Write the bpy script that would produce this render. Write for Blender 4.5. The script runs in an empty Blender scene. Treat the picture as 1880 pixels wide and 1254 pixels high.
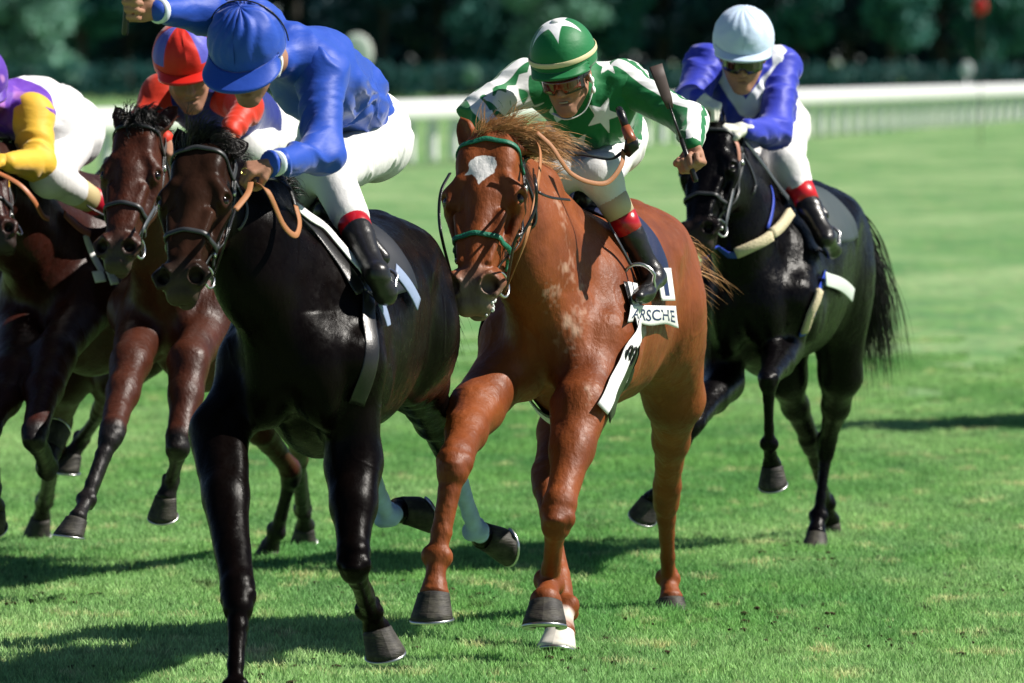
import bpy, math, random
import numpy as np
from mathutils import Vector, Matrix
random.seed(7); rng = np.random.default_rng(7)
sc = bpy.context.scene
COL = sc.collection
R = math.radians
# ------------------------------------------------------------------ camera, sky, sun, exposure
CAM_H = 2.22; FPX = 14800.0          # camera height in metres, focal length in photograph pixels
cd = bpy.data.cameras.new('camera'); cam = bpy.data.objects.new('camera', cd); COL.objects.link(cam)
cam.location = (0, 0, CAM_H); cam.rotation_euler = (R(90), 0, 0)
cd.sensor_width = 36; cd.lens = FPX/1880*36; cd.shift_y = -(627-105)/1880
cd.clip_start = 1; cd.clip_end = 4000
cd.dof.use_dof = True; cd.dof.focus_distance = 29.4; cd.dof.aperture_fstop = 5.4
sc.camera = cam
SUN_EL, SUN_AZ = 47.0, -1.0           # azimuth: degrees from due right (+x) towards the camera (-y)
sund = Vector((math.cos(R(SUN_EL))*math.cos(R(SUN_AZ)), -math.cos(R(SUN_EL))*math.sin(R(SUN_AZ)), math.sin(R(SUN_EL))))
w = bpy.data.worlds.new('World'); sc.world = w; w.use_nodes = True
wn = w.node_tree.nodes; bg = wn['Background']; sky = wn.new('ShaderNodeTexSky')
sky.sky_type = 'NISHITA'; sky.sun_disc = False; sky.altitude = 1200; sky.air_density = .62; sky.dust_density = .1; sky.ozone_density = 1.6; sky.sun_elevation = R(SUN_EL)
sky.sun_rotation = math.atan2(sund.x, sund.y)
w.node_tree.links.new(sky.outputs[0], bg.inputs[0]); bg.inputs[1].default_value = 0.05
sl = bpy.data.lights.new('sun', 'SUN'); so = bpy.data.objects.new('sun', sl); COL.objects.link(so)
sl.energy = 5.0; sl.angle = R(0.5); sl.color = (1, .95, .87)
so.rotation_euler = (-sund).to_track_quat('-Z', 'Y').to_euler(); so.location = (20, -10, 30)
sc.view_settings.view_transform = 'Standard'; sc.view_settings.look = 'None'
sc.view_settings.exposure = 0.62; sc.view_settings.gamma = 1; sc.view_settings.use_curve_mapping = False
sc.render.engine = 'CYCLES'; sc.cycles.use_denoising = True
sc.cycles.max_bounces = 6; sc.cycles.diffuse_bounces = 1; sc.cycles.glossy_bounces = 2

# ------------------------------------------------------------------ maths helpers
def A(*v): return np.array(v, float)
def P(u, v, Z): return A((u-940)/FPX*Z, Z, CAM_H-(v-105)/FPX*Z)     # a photograph pixel at a given distance
def M(px, Z): return px*Z/FPX                                       # pixels to metres at that distance
def nrm(v): v = np.asarray(v, float); return v/(np.linalg.norm(v)+1e-12)
def _hash(i, j, k, s):
    n = (i*73856093) ^ (j*19349663) ^ (k*83492791) ^ (s*2654435761)
    n = n & 0xffffffff; n = ((n >> 16) ^ n)*0x45d9f3b & 0xffffffff; n = ((n >> 16) ^ n)*0x45d9f3b & 0xffffffff
    return (((n >> 16) ^ n) & 0xffff)/32767.5-1
def vnoise(p, seed=0):
    p = np.asarray(p, float); f = np.floor(p); t = p-f; t = t*t*t*(t*(t*6-15)+10); f = f.astype(np.int64)
    r = 0
    for a in (0, 1):
        for b in (0, 1):
            for c in (0, 1):
                wt = (t[:, 0] if a else 1-t[:, 0])*(t[:, 1] if b else 1-t[:, 1])*(t[:, 2] if c else 1-t[:, 2])
                r = r+wt*_hash(f[:, 0]+a, f[:, 1]+b, f[:, 2]+c, seed)
    return r
class Frame:
    def __init__(s, o, x, y, z, k=1.0, xs=1.0): s.o, s.k, s.xs = np.asarray(o, float), k, xs; s.B = np.stack([nrm(x), nrm(y), nrm(z)], 1)
    def p(s, x, y, z): return s.o+s.k*(s.B@A(x*s.xs, y, z))
    def d(s, x, y, z): return s.B@A(x, y, z)
    def loc(s, pts): return (pts-s.o)@s.B/s.k/A(s.xs, 1, 1)
def euler_axes(yaw, pitch, roll):
    """head axes of someone facing the camera; yaw>0 turns the face to the viewer's left, pitch>0 looks down, roll>0 tips the crown to the viewer's right"""
    y, p, r = R(yaw), R(pitch), R(roll)
    f = A(-math.sin(y)*math.cos(p), -math.cos(y)*math.cos(p), -math.sin(p))
    l = A(math.cos(y), -math.sin(y), 0); u = np.cross(l, f)
    u = nrm(u if u[2] > 0 else -u)
    l2 = l*math.cos(r)-u*math.sin(r); u2 = u*math.cos(r)+l*math.sin(r)
    return l2, f, u2
# ------------------------------------------------------------------ blended volumes -> one continuous mesh
class Field:
    def __init__(s): s.pr = []
    def cone(s, a, b, ra, rb, k=.03, flat=None, op='u'):
        a, b = np.asarray(a, float), np.asarray(b, float)
        S = np.eye(3); ext = 1.0
        for dr, fa in ([] if flat is None else ([flat] if not isinstance(flat, list) else flat)):
            n = nrm(dr); S = S@(np.eye(3)+(1/fa-1)*np.outer(n, n)); ext = max(ext, fa)
        m = max(ra, rb)*ext
        s.pr.append((op, k, np.minimum(a, b)-m, np.maximum(a, b)+m, ('c', S@a, S@b, ra, rb, S)))
        return s
    def ell(s, c, fr, rad, k=.03, op='u'):
        B = fr.B if isinstance(fr, Frame) else np.asarray(fr); rad = np.asarray(rad, float)
        sc_ = fr.k if isinstance(fr, Frame) else 1.0
        rad = rad*sc_*(A(fr.xs, 1, 1) if isinstance(fr, Frame) else 1)
        S = np.diag(1/rad)@B.T
        ext = np.sqrt(((B*rad)**2).sum(1))
        s.pr.append((op, k, np.asarray(c)-ext, np.asarray(c)+ext, ('e', np.asarray(c, float), S, min(rad)))); return s
    def chain(s, pts, rad, k=.03, flat=None, op='u'):
        for i in range(len(pts)-1): s.cone(pts[i], pts[i+1], rad[i], rad[i+1], k, flat, op)
        return s
    def add(s, other): s.pr += other.pr; return s
    @staticmethod
    def dist(g, X, Y, Z):
        if g[0] == 'c':
            _, a, b, ra, rb, S = g
            q = [S[i, 0]*X+S[i, 1]*Y+S[i, 2]*Z-a[i] for i in range(3)]
            ab = b-a; L = ab@ab+1e-12
            t = np.clip((q[0]*ab[0]+q[1]*ab[1]+q[2]*ab[2])/L, 0, 1)
            q = [q[i]-t*ab[i] for i in range(3)]
            n = np.sqrt(q[0]**2+q[1]**2+q[2]**2)+1e-9
            d = n-(ra+(rb-ra)*t)
            if abs(S[0, 0])+abs(S[1, 1])+abs(S[2, 2]) < 2.9999 or abs(S).sum() > 3.0001:
                gq = [S[0, i]*q[0]+S[1, i]*q[1]+S[2, i]*q[2] for i in range(3)]
                d = d*n/(np.sqrt(gq[0]**2+gq[1]**2+gq[2]**2)+1e-9)
            return d
        _, c, S, mr = g
        x, y, z = X-c[0], Y-c[1], Z-c[2]
        q = [S[i, 0]*x+S[i, 1]*y+S[i, 2]*z for i in range(3)]
        n = np.sqrt(q[0]**2+q[1]**2+q[2]**2)+1e-9
        gq = [S[0, i]*q[0]+S[1, i]*q[1]+S[2, i]*q[2] for i in range(3)]
        return (n-1)*n/(np.sqrt(gq[0]**2+gq[1]**2+gq[2]**2)+1e-6)
    @staticmethod
    def comb(op, a, b, k):
        if op == 'u':
            h = np.maximum(k-np.abs(a-b), 0)/k; return np.minimum(a, b)-h*h*k*.25
        h = np.maximum(k-np.abs(a+b), 0)/k; return np.maximum(a, -b)+h*h*k*.25
    def val(s, pts):
        pts = np.atleast_2d(pts); d = np.full(len(pts), 9.0); lo, hi = pts.min(0)-.12, pts.max(0)+.12
        for op, k, a, b, g in s.pr:
            if (a > hi).any() or (b < lo).any(): continue
            d = s.comb(op, d, s.dist(g, pts[:, 0], pts[:, 1], pts[:, 2]), k)
        return d
    TET = np.array([(1, -1, -1), (-1, -1, 1), (-1, 1, -1), (1, 1, 1)], float)
    def vg(s, pts, e=.002):
        pts = np.atleast_2d(pts); n = len(pts); q = np.concatenate([pts]+[pts+e*t for t in s.TET]); v = s.val(q)
        g = sum(s.TET[i][None]*v[(i+1)*n:(i+2)*n, None] for i in range(4))
        return v[:n], g/(np.linalg.norm(g, axis=1, keepdims=True)+1e-9)
    def grad(s, pts): return s.vg(pts)[1]
    def project(s, pts, off=0.0, it=7):
        pts = np.array(np.atleast_2d(pts), float)
        for _ in range(it):
            v, g = s.vg(pts); pts = pts-g*(v-off)[:, None]*.95
        return pts, s.vg(pts)[1]
    def clear(s, p, d):
        """slide a joint towards the viewer until it clears this surface by d"""
        p = np.array(p, float); c = A(0, 0, CAM_H)
        for _ in range(60):
            if s.val(p[None])[0] > d: break
            p = p+(c-p)*(.015/30)
        return p
    def hit(s, u, v, Z0, Z1):
        zs = np.linspace(Z0, Z1, 160); pts = np.array([P(u, v, z) for z in zs]); d = s.val(pts)
        i = np.argmax(d < 0) if (d < 0).any() else int(np.argmin(d))
        return pts[i]
    def mesh(s, h, only=None):
        lo = np.min([p[2] for p in s.pr if p[0] == 'u'], 0)-4*h; hi = np.max([p[3] for p in s.pr if p[0] == 'u'], 0)+4*h
        n = np.ceil((hi-lo)/h).astype(int)+1
        D = np.full(n, .5, np.float32)
        ax = [(lo[i]+h*np.arange(n[i])).astype(np.float32) for i in range(3)]
        for op, k, a, b, g in s.pr:
            m = max(k, 3*h)
            i0 = np.clip(np.floor((a-m-lo)/h).astype(int), 0, n); i1 = np.clip(np.ceil((b+m-lo)/h).astype(int)+1, 0, n)
            if (i1 <= i0).any(): continue
            sl_ = tuple(slice(i0[i], i1[i]) for i in range(3))
            X, Y, Z = ax[0][sl_[0]][:, None, None], ax[1][sl_[1]][None, :, None], ax[2][sl_[2]][None, None, :]
            D[sl_] = s.comb(op, D[sl_], s.dist(g, X, Y, Z), k)
        return surface_nets(D, lo, h)
def surface_nets(D, lo, h):
    n = np.array(D.shape); S = D < 0
    cells_all, pts_all, quads = [], [], []
    st = np.array([n[1]*n[2], n[2], 1])
    for a in range(3):
        s0 = [slice(None)]*3; s1 = [slice(None)]*3; s0[a] = slice(0, -1); s1[a] = slice(1, None)
        e = np.argwhere(S[tuple(s0)] != S[tuple(s1)])
        b, c = (a+1) % 3, (a+2) % 3
        e = e[(e[:, b] > 0) & (e[:, c] > 0) & (e[:, b] < n[b]-1) & (e[:, c] < n[c]-1)]
        e2 = e.copy(); e2[:, a] += 1
        d0 = D[e[:, 0], e[:, 1], e[:, 2]]; d1 = D[e2[:, 0], e2[:, 1], e2[:, 2]]
        p = e.astype(np.float64); p[:, a] += d0/(d0-d1)
        cid = e@st
        q = [cid, cid-st[b], cid-st[b]-st[c], cid-st[c]]
        for x in q: cells_all.append(x); pts_all.append(p)
        q = np.stack(q, 1); flip = ~S[e[:, 0], e[:, 1], e[:, 2]]
        q[flip] = q[flip][:, ::-1]; quads.append(q)
    cells = np.concatenate(cells_all); pts = np.concatenate(pts_all); quads = np.concatenate(quads)
    u, inv = np.unique(cells, return_inverse=True)
    cnt = np.bincount(inv)
    V = np.stack([np.bincount(inv, pts[:, i])/cnt for i in range(3)], 1)
    Q = np.searchsorted(u, quads)
    # relax once
    for _ in range(2):
        acc = np.zeros_like(V); c = np.zeros(len(V))
        for i in range(4):
            a_, b_ = Q[:, i], Q[:, (i+1) % 4]
            for j in range(3): acc[:, j] += np.bincount(a_, V[b_, j], len(V))
            c += np.bincount(a_, minlength=len(V))
        V = V*.5+.5*acc/np.maximum(c, 1)[:, None]
    return V*h+lo, Q
def vnormals(V, Q):
    fn = np.cross(V[Q[:, 2]]-V[Q[:, 0]], V[Q[:, 3]]-V[Q[:, 1]])
    N = np.zeros_like(V)
    for i in range(4):
        for j in range(3): N[:, j] += np.bincount(Q[:, i], fn[:, j], len(V))
    return N/(np.linalg.norm(N, axis=1, keepdims=True)+1e-12)
# ------------------------------------------------------------------ objects
def link(name, me, m=None, parent=None, smooth=True):
    o = bpy.data.objects.new(name, me); COL.objects.link(o)
    if m is not None: me.materials.append(m)
    if parent is not None:
        o.parent = parent; o.matrix_parent_inverse = parent.matrix_world.inverted()
    if smooth and len(me.polygons): me.polygons.foreach_set('use_smooth', np.ones(len(me.polygons), bool))
    return o
def tag(o, label=None, cat=None, group=None, kind=None):
    if label: o['label'] = label
    if cat: o['category'] = cat
    if group: o['group'] = group
    if kind: o['kind'] = kind
    return o
def thing(name, loc, label, cat, group=None):
    o = bpy.data.objects.new(name, None); COL.objects.link(o); o.location = tuple(loc); o.empty_display_size = .1
    o.matrix_world = Matrix.Translation(tuple(loc))
    return tag(o, label, cat, group)
def obj(name, V, F, m, parent=None, attrs=None, smooth=True):
    me = bpy.data.meshes.new(name); V = np.asarray(V, float)
    if parent is not None:
        V = V-np.array(parent.matrix_world.translation)
    if isinstance(F, np.ndarray) and F.ndim == 2:
        k = F.shape[1]; me.vertices.add(len(V)); me.vertices.foreach_set('co', V.ravel())
        me.loops.add(F.size); me.loops.foreach_set('vertex_index', F.ravel().astype(np.int32))
        me.polygons.add(len(F)); me.polygons.foreach_set('loop_start', np.arange(0, F.size, k, dtype=np.int32))
        me.update(calc_edges=True)
    else: me.from_pydata(V.tolist(), [], [tuple(int(i) for i in f) for f in F]); me.update()
    if attrs:
        for nm, vals in attrs.items():
            a = me.attributes.new(nm, 'FLOAT', 'POINT'); a.data.foreach_set('value', np.asarray(vals, np.float32))
    me.validate()
    o = bpy.data.objects.new(name, me); COL.objects.link(o); me.materials.append(m)
    if parent is not None: o.parent = parent
    if smooth: me.polygons.foreach_set('use_smooth', np.ones(len(me.polygons), bool))
    return o
class MB:
    """collects simple shapes into one mesh"""
    def __init__(s): s.V, s.F, s.n = [], [], 0
    def put(s, V, F):
        s.V += [tuple(v) for v in V]; s.F += [tuple(i+s.n for i in f) for f in F]; s.n += len(V); return s
    def sweep(s, pts, sect, Ns=None, closed=False, caps=True, scale=None):
        """sect: list of (b, n) offsets; swept along pts with frame (binormal, normal)"""
        pts = np.asarray(pts, float); m = len(pts); k = len(sect); V = []
        T = np.roll(pts, -1, 0)-np.roll(pts, 1, 0)
        if not closed: T[0] = pts[1]-pts[0]; T[-1] = pts[-1]-pts[-2]
        N = None
        for i in range(m):
            t = nrm(T[i])
            if Ns is not None: n0 = np.asarray(Ns[i])
            elif N is None: n0 = A(0, 0, 1) if abs(t[2]) < .9 else A(1, 0, 0)
            else: n0 = N
            N = nrm(n0-t*(n0@t)); b = np.cross(t, N); sc_ = 1 if scale is None else scale[i]
            for (x, y) in sect: V.append(pts[i]+sc_*(b*x+N*y))
        F = []
        for i in range(m if closed else m-1):
            j = (i+1) % m
            for q in range(k): F.append((i*k+q, i*k+(q+1) % k, j*k+(q+1) % k, j*k+q))
        if caps and not closed: F += [tuple(range(k))[::-1], tuple((m-1)*k+i for i in range(k))]
        return s.put(V, F)
    def tube(s, pts, rad, n=8, closed=False):
        rad = np.full(len(pts), rad) if np.isscalar(rad) else rad
        return s.sweep(pts, [(math.cos(2*math.pi*i/n), math.sin(2*math.pi*i/n)) for i in range(n)], closed=closed, scale=rad)
    def strap(s, pts, Ns, w_, t_=.004, closed=False, scale=None):
        a, b = w_/2, t_/2
        return s.sweep(pts, [(-a, -b*.4), (-a, b*.4), (-a*.85, b), (a*.85, b), (a, b*.4), (a, -b*.4), (a*.85, -b), (-a*.85, -b)], Ns, closed, scale=scale)
    def ball(s, c, r, fr=None, n=12):
        r = A(r, r, r) if np.isscalar(r) else A(*r); B = np.eye(3) if fr is None else (fr.B if isinstance(fr, Frame) else fr); V = []; F = []
        for i in range(n+1):
            for j in range(2*n):
                th, ph = math.pi*i/n, math.pi*j/n
                V.append(np.asarray(c)+B@(r*A(math.sin(th)*math.cos(ph), math.sin(th)*math.sin(ph), math.cos(th))))
        for i in range(n):
            for j in range(2*n): F.append((i*2*n+j, (i+1)*2*n+j, (i+1)*2*n+(j+1) % (2*n), i*2*n+(j+1) % (2*n)))
        return s.put(V, F)
    def box(s, c, h, B=np.eye(3)):
        V = [np.asarray(c)+B@(A(x, y, z)*A(*h)) for x in (-1, 1) for y in (-1, 1) for z in (-1, 1)]
        return s.put(V, [(0, 1, 3, 2), (4, 6, 7, 5), (0, 4, 5, 1), (2, 3, 7, 6), (0, 2, 6, 4), (1, 5, 7, 3)])
    def grid(s, G, closed_u=False):
        G = np.asarray(G); a, b = G.shape[:2]
        F = [(i*b+j, i*b+j+1, ((i+1) % a)*b+j+1, ((i+1) % a)*b+j) for i in range(a if closed_u else a-1) for j in range(b-1)]
        return s.put(G.reshape(-1, 3), F)
    def build(s, name, m, parent=None, attrs=None, smooth=True): return obj(name, s.V, s.F, m, parent, attrs, smooth)
def spline(pts, n=8):
    pts = [np.asarray(p, float) for p in pts]; q = [2*pts[0]-pts[1]]+pts+[2*pts[-1]-pts[-2]]; out = []
    for i in range(1, len(q)-2):
        for j in range(n):
            t = j/n; a, b, c, d = q[i-1], q[i], q[i+1], q[i+2]
            out.append(.5*((2*b)+(-a+c)*t+(2*a-5*b+4*c-d)*t*t+(-a+3*b-3*c+d)*t**3))
    out.append(pts[-1]); return np.array(out)
def thicken(G, N, t):
    """grid surface G (a,b,3) with normals -> closed slab of thickness t"""
    mb = MB(); a, b = G.shape[:2]; top = G+N*t/2; bot = G-N*t/2
    mb.grid(top); mb.put(bot.reshape(-1, 3), [(i*b+j, (i+1)*b+j, (i+1)*b+j+1, i*b+j+1) for i in range(a-1) for j in range(b-1)])
    o = a*b
    rim = [(i, 0) for i in range(a)]+[(a-1, j) for j in range(1, b)]+[(i, b-1) for i in range(a-2, -1, -1)]+[(0, j) for j in range(b-2, 0, -1)]
    for i in range(len(rim)):
        p, q = rim[i], rim[(i+1) % len(rim)]; p, q = p[0]*b+p[1], q[0]*b+q[1]
        mb.F.append((p, q, q+o, p+o))
    return mb
# ------------------------------------------------------------------ materials
def srgb(r, g, b): return tuple(((c/255+.055)/1.055)**2.4 if c > 10 else c/255/12.92 for c in (r, g, b))+(1,)
MATS = {}
def mat(name, base, rough=.5, spec=.5, coat=0, coat_r=.1, sheen=0, metal=0, var=.0, vscale=12, bump=None, masks=(), trans=0, aniso=None, tint=None, rvar=0):
    """masks: (attribute, colour, edge) layers painted over the base where the attribute is positive"""
    if name in MATS: return MATS[name]
    m = bpy.data.materials.new(name); m.use_nodes = True; nt = m.node_tree; N, L = nt.nodes, nt.links
    b = N['Principled BSDF']; b.inputs['Roughness'].default_value = rough; b.inputs['Specular IOR Level'].default_value = spec
    b.inputs['Metallic'].default_value = metal; b.inputs['Coat Weight'].default_value = coat; b.inputs['Coat Roughness'].default_value = coat_r
    b.inputs['Sheen Weight'].default_value = sheen; b.inputs['Sheen Roughness'].default_value = .4
    base = tuple(base[:3])+(1,)
    col = N.new('ShaderNodeRGB'); col.outputs[0].default_value = base; cur = col.outputs[0]
    tc = N.new('ShaderNodeTexCoord')
    def noise(sc_, det=4, vec=None, ro=.55):
        n = N.new('ShaderNodeTexNoise'); n.inputs['Scale'].default_value = sc_; n.inputs['Detail'].default_value = det; n.inputs['Roughness'].default_value = ro
        L.new(vec or tc.outputs['Object'], n.inputs['Vector']); return n.outputs['Fac']
    def mix(fac, a, c2, mode='MIX'):
        x = N.new('ShaderNodeMix'); x.data_type = 'RGBA'; x.blend_type = mode
        if isinstance(fac, float): x.inputs[0].default_value = fac
        else: L.new(fac, x.inputs[0])
        L.new(a, x.inputs[6])
        if isinstance(c2, tuple): x.inputs[7].default_value = c2
        else: L.new(c2, x.inputs[7])
        return x.outputs[2]
    def ramp(f, lo, hi, a=0., b_=1.):
        r = N.new('ShaderNodeMapRange'); r.inputs[1].default_value = lo; r.inputs[2].default_value = hi; r.inputs[3].default_value = a; r.inputs[4].default_value = b_
        L.new(f, r.inputs[0]); return r.outputs[0]
    if tint: cur = mix(ramp(noise(tint[1], 3), .42, .62), cur, tuple(tint[0][:3])+(1,))
    for (at, c2, edge) in masks:
        a = N.new('ShaderNodeAttribute'); a.attribute_name = at
        cur = mix(ramp(a.outputs['Fac'], 0, 2*edge), cur, tuple(c2[:3])+(1,))
    if var:
        k = ramp(noise(vscale, 5), .3, .7, 1-var, 1+var)
        v = N.new('ShaderNodeVectorMath'); v.operation = 'SCALE'; L.new(cur, v.inputs[0]); L.new(k, v.inputs['Scale']); cur = v.outputs[0]
    L.new(cur, b.inputs['Base Color'])
    if rvar: L.new(ramp(noise(38, 6), .3, .7, rough-rvar, rough+rvar), b.inputs['Roughness'])
    if bump:
        last = None
        for (sc_, dist, stretch) in bump:
            mp = N.new('ShaderNodeMapping'); L.new(tc.outputs['Object'], mp.inputs['Vector'])
            mp.inputs['Scale'].default_value = stretch
            bp = N.new('ShaderNodeBump'); bp.inputs['Distance'].default_value = dist; bp.inputs['Strength'].default_value = 1
            L.new(noise(sc_, 3, mp.outputs[0]), bp.inputs['Height'])
            if last: L.new(last, bp.inputs['Normal'])
            last = bp.outputs[0]
        L.new(last, b.inputs['Normal'])
        if coat: L.new(last, b.inputs['Coat Normal'])
    if trans:
        t = N.new('ShaderNodeBsdfTranslucent'); L.new(cur, t.inputs[0]); x = N.new('ShaderNodeMixShader'); x.inputs[0].default_value = trans
        L.new(b.outputs[0], x.inputs[1]); L.new(t.outputs[0], x.inputs[2]); L.new(x.outputs[0], N['Material Output'].inputs[0])
    MATS[name] = m; return m
one = (1, 1, 1)
leather = mat('black_leather', (.012, .011, .011), .32, .5, bump=[(160, .0008, one)])
brown_leather = mat('tan_leather', (.34, .15, .07), .6, .3, var=.25, vscale=30, bump=[(200, .0006, one)])
steel = mat('steel', (.55, .55, .54), .3, metal=1)
skin = mat('skin', (.36, .18, .115), .6, .25, var=.15, vscale=25, bump=[(90, .0008, one)])
white_cloth = mat('white_breeches', (.74, .73, .72), .7, .25, bump=[(26, .004, (1, 1, .5)), (400, .0003, one)])
eye_m = mat('horse_eye', (.006, .003, .002), .12, .3, coat=.25, coat_r=.05)
hoof_m = mat('dark_hoof', (.028, .025, .022), .6, .3, var=.5, vscale=26, bump=[(70, .003, (.3, .3, 2.5))], tint=((.055, .05, .038), 22))
red_band = mat('red_boot_top', (.42, .006, .012), .28, .5, coat=.3)
nostril_m = mat('nostril_dark', (.006, .003, .003), .8, .1)
white_paint = mat('white_plastic', (.8, .8, .8), .4)
navy = mat('navy_cloth', (.006, .012, .05), .45, .5, bump=[(30, .003, one)])
# ------------------------------------------------------------------ turf
def turf_material(name, blade=False):
    m = bpy.data.materials.new(name); m.use_nodes = True; nt = m.node_tree; N, L = nt.nodes, nt.links; b = N['Principled BSDF']
    b.inputs['Roughness'].default_value = .6; b.inputs['Specular IOR Level'].default_value = .25
    g = N.new('ShaderNodeNewGeometry')
    def noise(scale, det, stretch=(1, 1, 1), off=0):
        mp = N.new('ShaderNodeMapping'); mp.inputs['Scale'].default_value = stretch; mp.inputs['Location'].default_value = (off, off, 0); L.new(g.outputs['Position'], mp.inputs['Vector'])
        n = N.new('ShaderNodeTexNoise'); n.inputs['Scale'].default_value = scale; n.inputs['Detail'].default_value = det; n.inputs['Roughness'].default_value = .6
        L.new(mp.outputs[0], n.inputs['Vector']); return n.outputs['Fac']
    def rr(f, lo, hi, a=0., c=1.):
        r = N.new('ShaderNodeMapRange'); r.inputs[1].default_value = lo; r.inputs[2].default_value = hi; r.inputs[3].default_value = a; r.inputs[4].default_value = c; L.new(f, r.inputs[0]); return r.outputs[0]
    def mix(f, a, c):
        x = N.new('ShaderNodeMix'); x.data_type = 'RGBA'
        L.new(f, x.inputs[0]) if not isinstance(f, float) else setattr(x.inputs[0], 'default_value', f)
        for s_, v in ((6, a), (7, c)):
            if isinstance(v, tuple): x.inputs[s_].default_value = v
            else: L.new(v, x.inputs[s_])
        return x.outputs[2]
    k = 2.3 if blade else 1.28
    A1, A2, A3, A4 = [tuple(c*k for c in q)+(1,) for q in ((.112, .228, .064), (.062, .160, .050), (.20, .30, .125), (.42, .38, .21))]
    cur = mix(rr(noise(1.6, 4, (1, .35, 1)), .35, .68), A1, A2)
    cur = mix(rr(noise(.35, 3, (1, .4, 1), 4), .42, .68), cur, A3)
    cur = mix(rr(noise(3.4, 6, (1, .6, 1), 9), .57, .70, 0, .75), cur, A4)
    cur = mix(rr(noise(5.5, 4, (1, .5, 1), 23), .60, .70, 0, .7), cur, (.05, .045, .025, 1))
    if blade:
        oi = N.new('ShaderNodeAttribute'); oi.attribute_name = 'tone'
        v = N.new('ShaderNodeVectorMath'); v.operation = 'SCALE'; L.new(cur, v.inputs[0]); L.new(rr(oi.outputs['Fac'], 0, 1, .55, 1.55), v.inputs['Scale']); cur = v.outputs[0]
        t = N.new('ShaderNodeBsdfTranslucent'); L.new(cur, t.inputs[0]); x = N.new('ShaderNodeMixShader'); x.inputs[0].default_value = .45
        L.new(b.outputs[0], x.inputs[1]); L.new(t.outputs[0], x.inputs[2]); L.new(x.outputs[0], N['Material Output'].inputs[0])
    else:
        v = N.new('ShaderNodeVectorMath'); v.operation = 'SCALE'; L.new(cur, v.inputs[0]); L.new(rr(noise(9, 6, (1, .3, 1)), .3, .7, .72, 1.3), v.inputs['Scale']); cur = v.outputs[0]
    L.new(cur, b.inputs['Base Color']); return m
turf = turf_material('turf'); blades_m = turf_material('grass_blade', True)
def grid_ground():
    ys = np.concatenate([np.linspace(-60, 20, 4), np.linspace(24, 120, 60), np.linspace(130, 600, 48), np.linspace(700, 3000, 8)]); xs = np.concatenate([np.linspace(-1500, -60, 8), np.linspace(-50, 50, 61), np.linspace(60, 1500, 8)])
    V = np.array([(x, y, 0) for y in ys for x in xs], float)
    V[:, 2] = np.where((V[:, 1] > 60) & (V[:, 1] < 1500), vnoise(V*A(.04, .04, 1), 3)*.12*np.clip((V[:, 1]-60)/80, 0, 1), 0)
    n = len(xs); F = np.array([(i*n+j, i*n+j+1, (i+1)*n+j+1, (i+1)*n+j) for i in range(len(ys)-1) for j in range(n-1)])
    return tag(obj('ground', V, F, turf), kind='structure')
ground = grid_ground()
def grass_patches():
    src = bpy.data.collections.new('grass_sources')
    for k in range(5):
        n = 950; V = []; F = []; tone = []
        for i in range(n):
            x, y = rng.uniform(-.27, .27, 2); c = vnoise(A(x*9+k*7, y*9, 0)[None], 2)[0]
            hgt = rng.uniform(.018, .042)*(1+.35*c); a = rng.uniform(0, 6.28); w_ = rng.uniform(.0018, .0034); ln = rng.uniform(.1, .8)*hgt; b = rng.uniform(0, 6.28)
            dx, dy = math.cos(a)*w_, math.sin(a)*w_; lx, ly = math.cos(b)*ln, math.sin(b)*ln; o = len(V)
            V += [(x-dx, y-dy, -.004), (x+dx, y+dy, -.004), (x+dx*.8+lx*.4, y+dy*.8+ly*.4, hgt*.6), (x-dx*.8+lx*.4, y-dy*.8+ly*.4, hgt*.6), (x+lx, y+ly, hgt)]
            F += [(o, o+1, o+2, o+3), (o+3, o+2, o+4)]; t = rng.uniform(0, 1); tone += [t*.6, t*.6, t*.85, t*.85, t]
        me = bpy.data.meshes.new('grass_patch'); me.from_pydata(V, [], F); me.update()
        at = me.attributes.new('tone', 'FLOAT', 'POINT'); at.data.foreach_set('value', tone); me.materials.append(blades_m)
        src.objects.link(bpy.data.objects.new('grass_patch', me))
    pts = []; y = 26.5
    while y < 64:
        w_ = y*.0665+2.6; x = -w_
        while x < w_:
            if y > 46 and rng.uniform() < (y-46)/18: x += .40; continue
            pts.append((x+rng.uniform(-.06, .06), y+rng.uniform(-.06, .06), 0)); x += .40
        y += .40
    # a strip just outside the frame keeps the turf whole from the side
    me = bpy.data.meshes.new('grass'); me.from_pydata(pts, [], []); o = bpy.data.objects.new('grass', me); COL.objects.link(o)
    tag(o, 'short bright green turf blades of the racecourse', 'grass', kind='stuff')
    ng = bpy.data.node_groups.new('grass', 'GeometryNodeTree'); ng.interface.new_socket('Geometry', in_out='INPUT', socket_type='NodeSocketGeometry'); ng.interface.new_socket('Geometry', in_out='OUTPUT', socket_type='NodeSocketGeometry')
    n = ng.nodes; l = ng.links; gi = n.new('NodeGroupInput'); go = n.new('NodeGroupOutput'); ip = n.new('GeometryNodeInstanceOnPoints'); ci = n.new('GeometryNodeCollectionInfo')
    ci.inputs['Collection'].default_value = src; ci.inputs['Separate Children'].default_value = True; ip.inputs['Pick Instance'].default_value = True
    rv = n.new('FunctionNodeRandomValue'); rv.data_type = 'FLOAT_VECTOR'; rv.inputs[0].default_value = (0, 0, 0); rv.inputs[1].default_value = (0, 0, 6.28)
    l.new(gi.outputs[0], ip.inputs['Points']); l.new(ci.outputs[0], ip.inputs['Instance']); l.new(rv.outputs[0], ip.inputs['Rotation']); l.new(ip.outputs[0], go.inputs[0])
    md = o.modifiers.new('grass', 'NODES'); md.node_group = ng
grass_patches()
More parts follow.
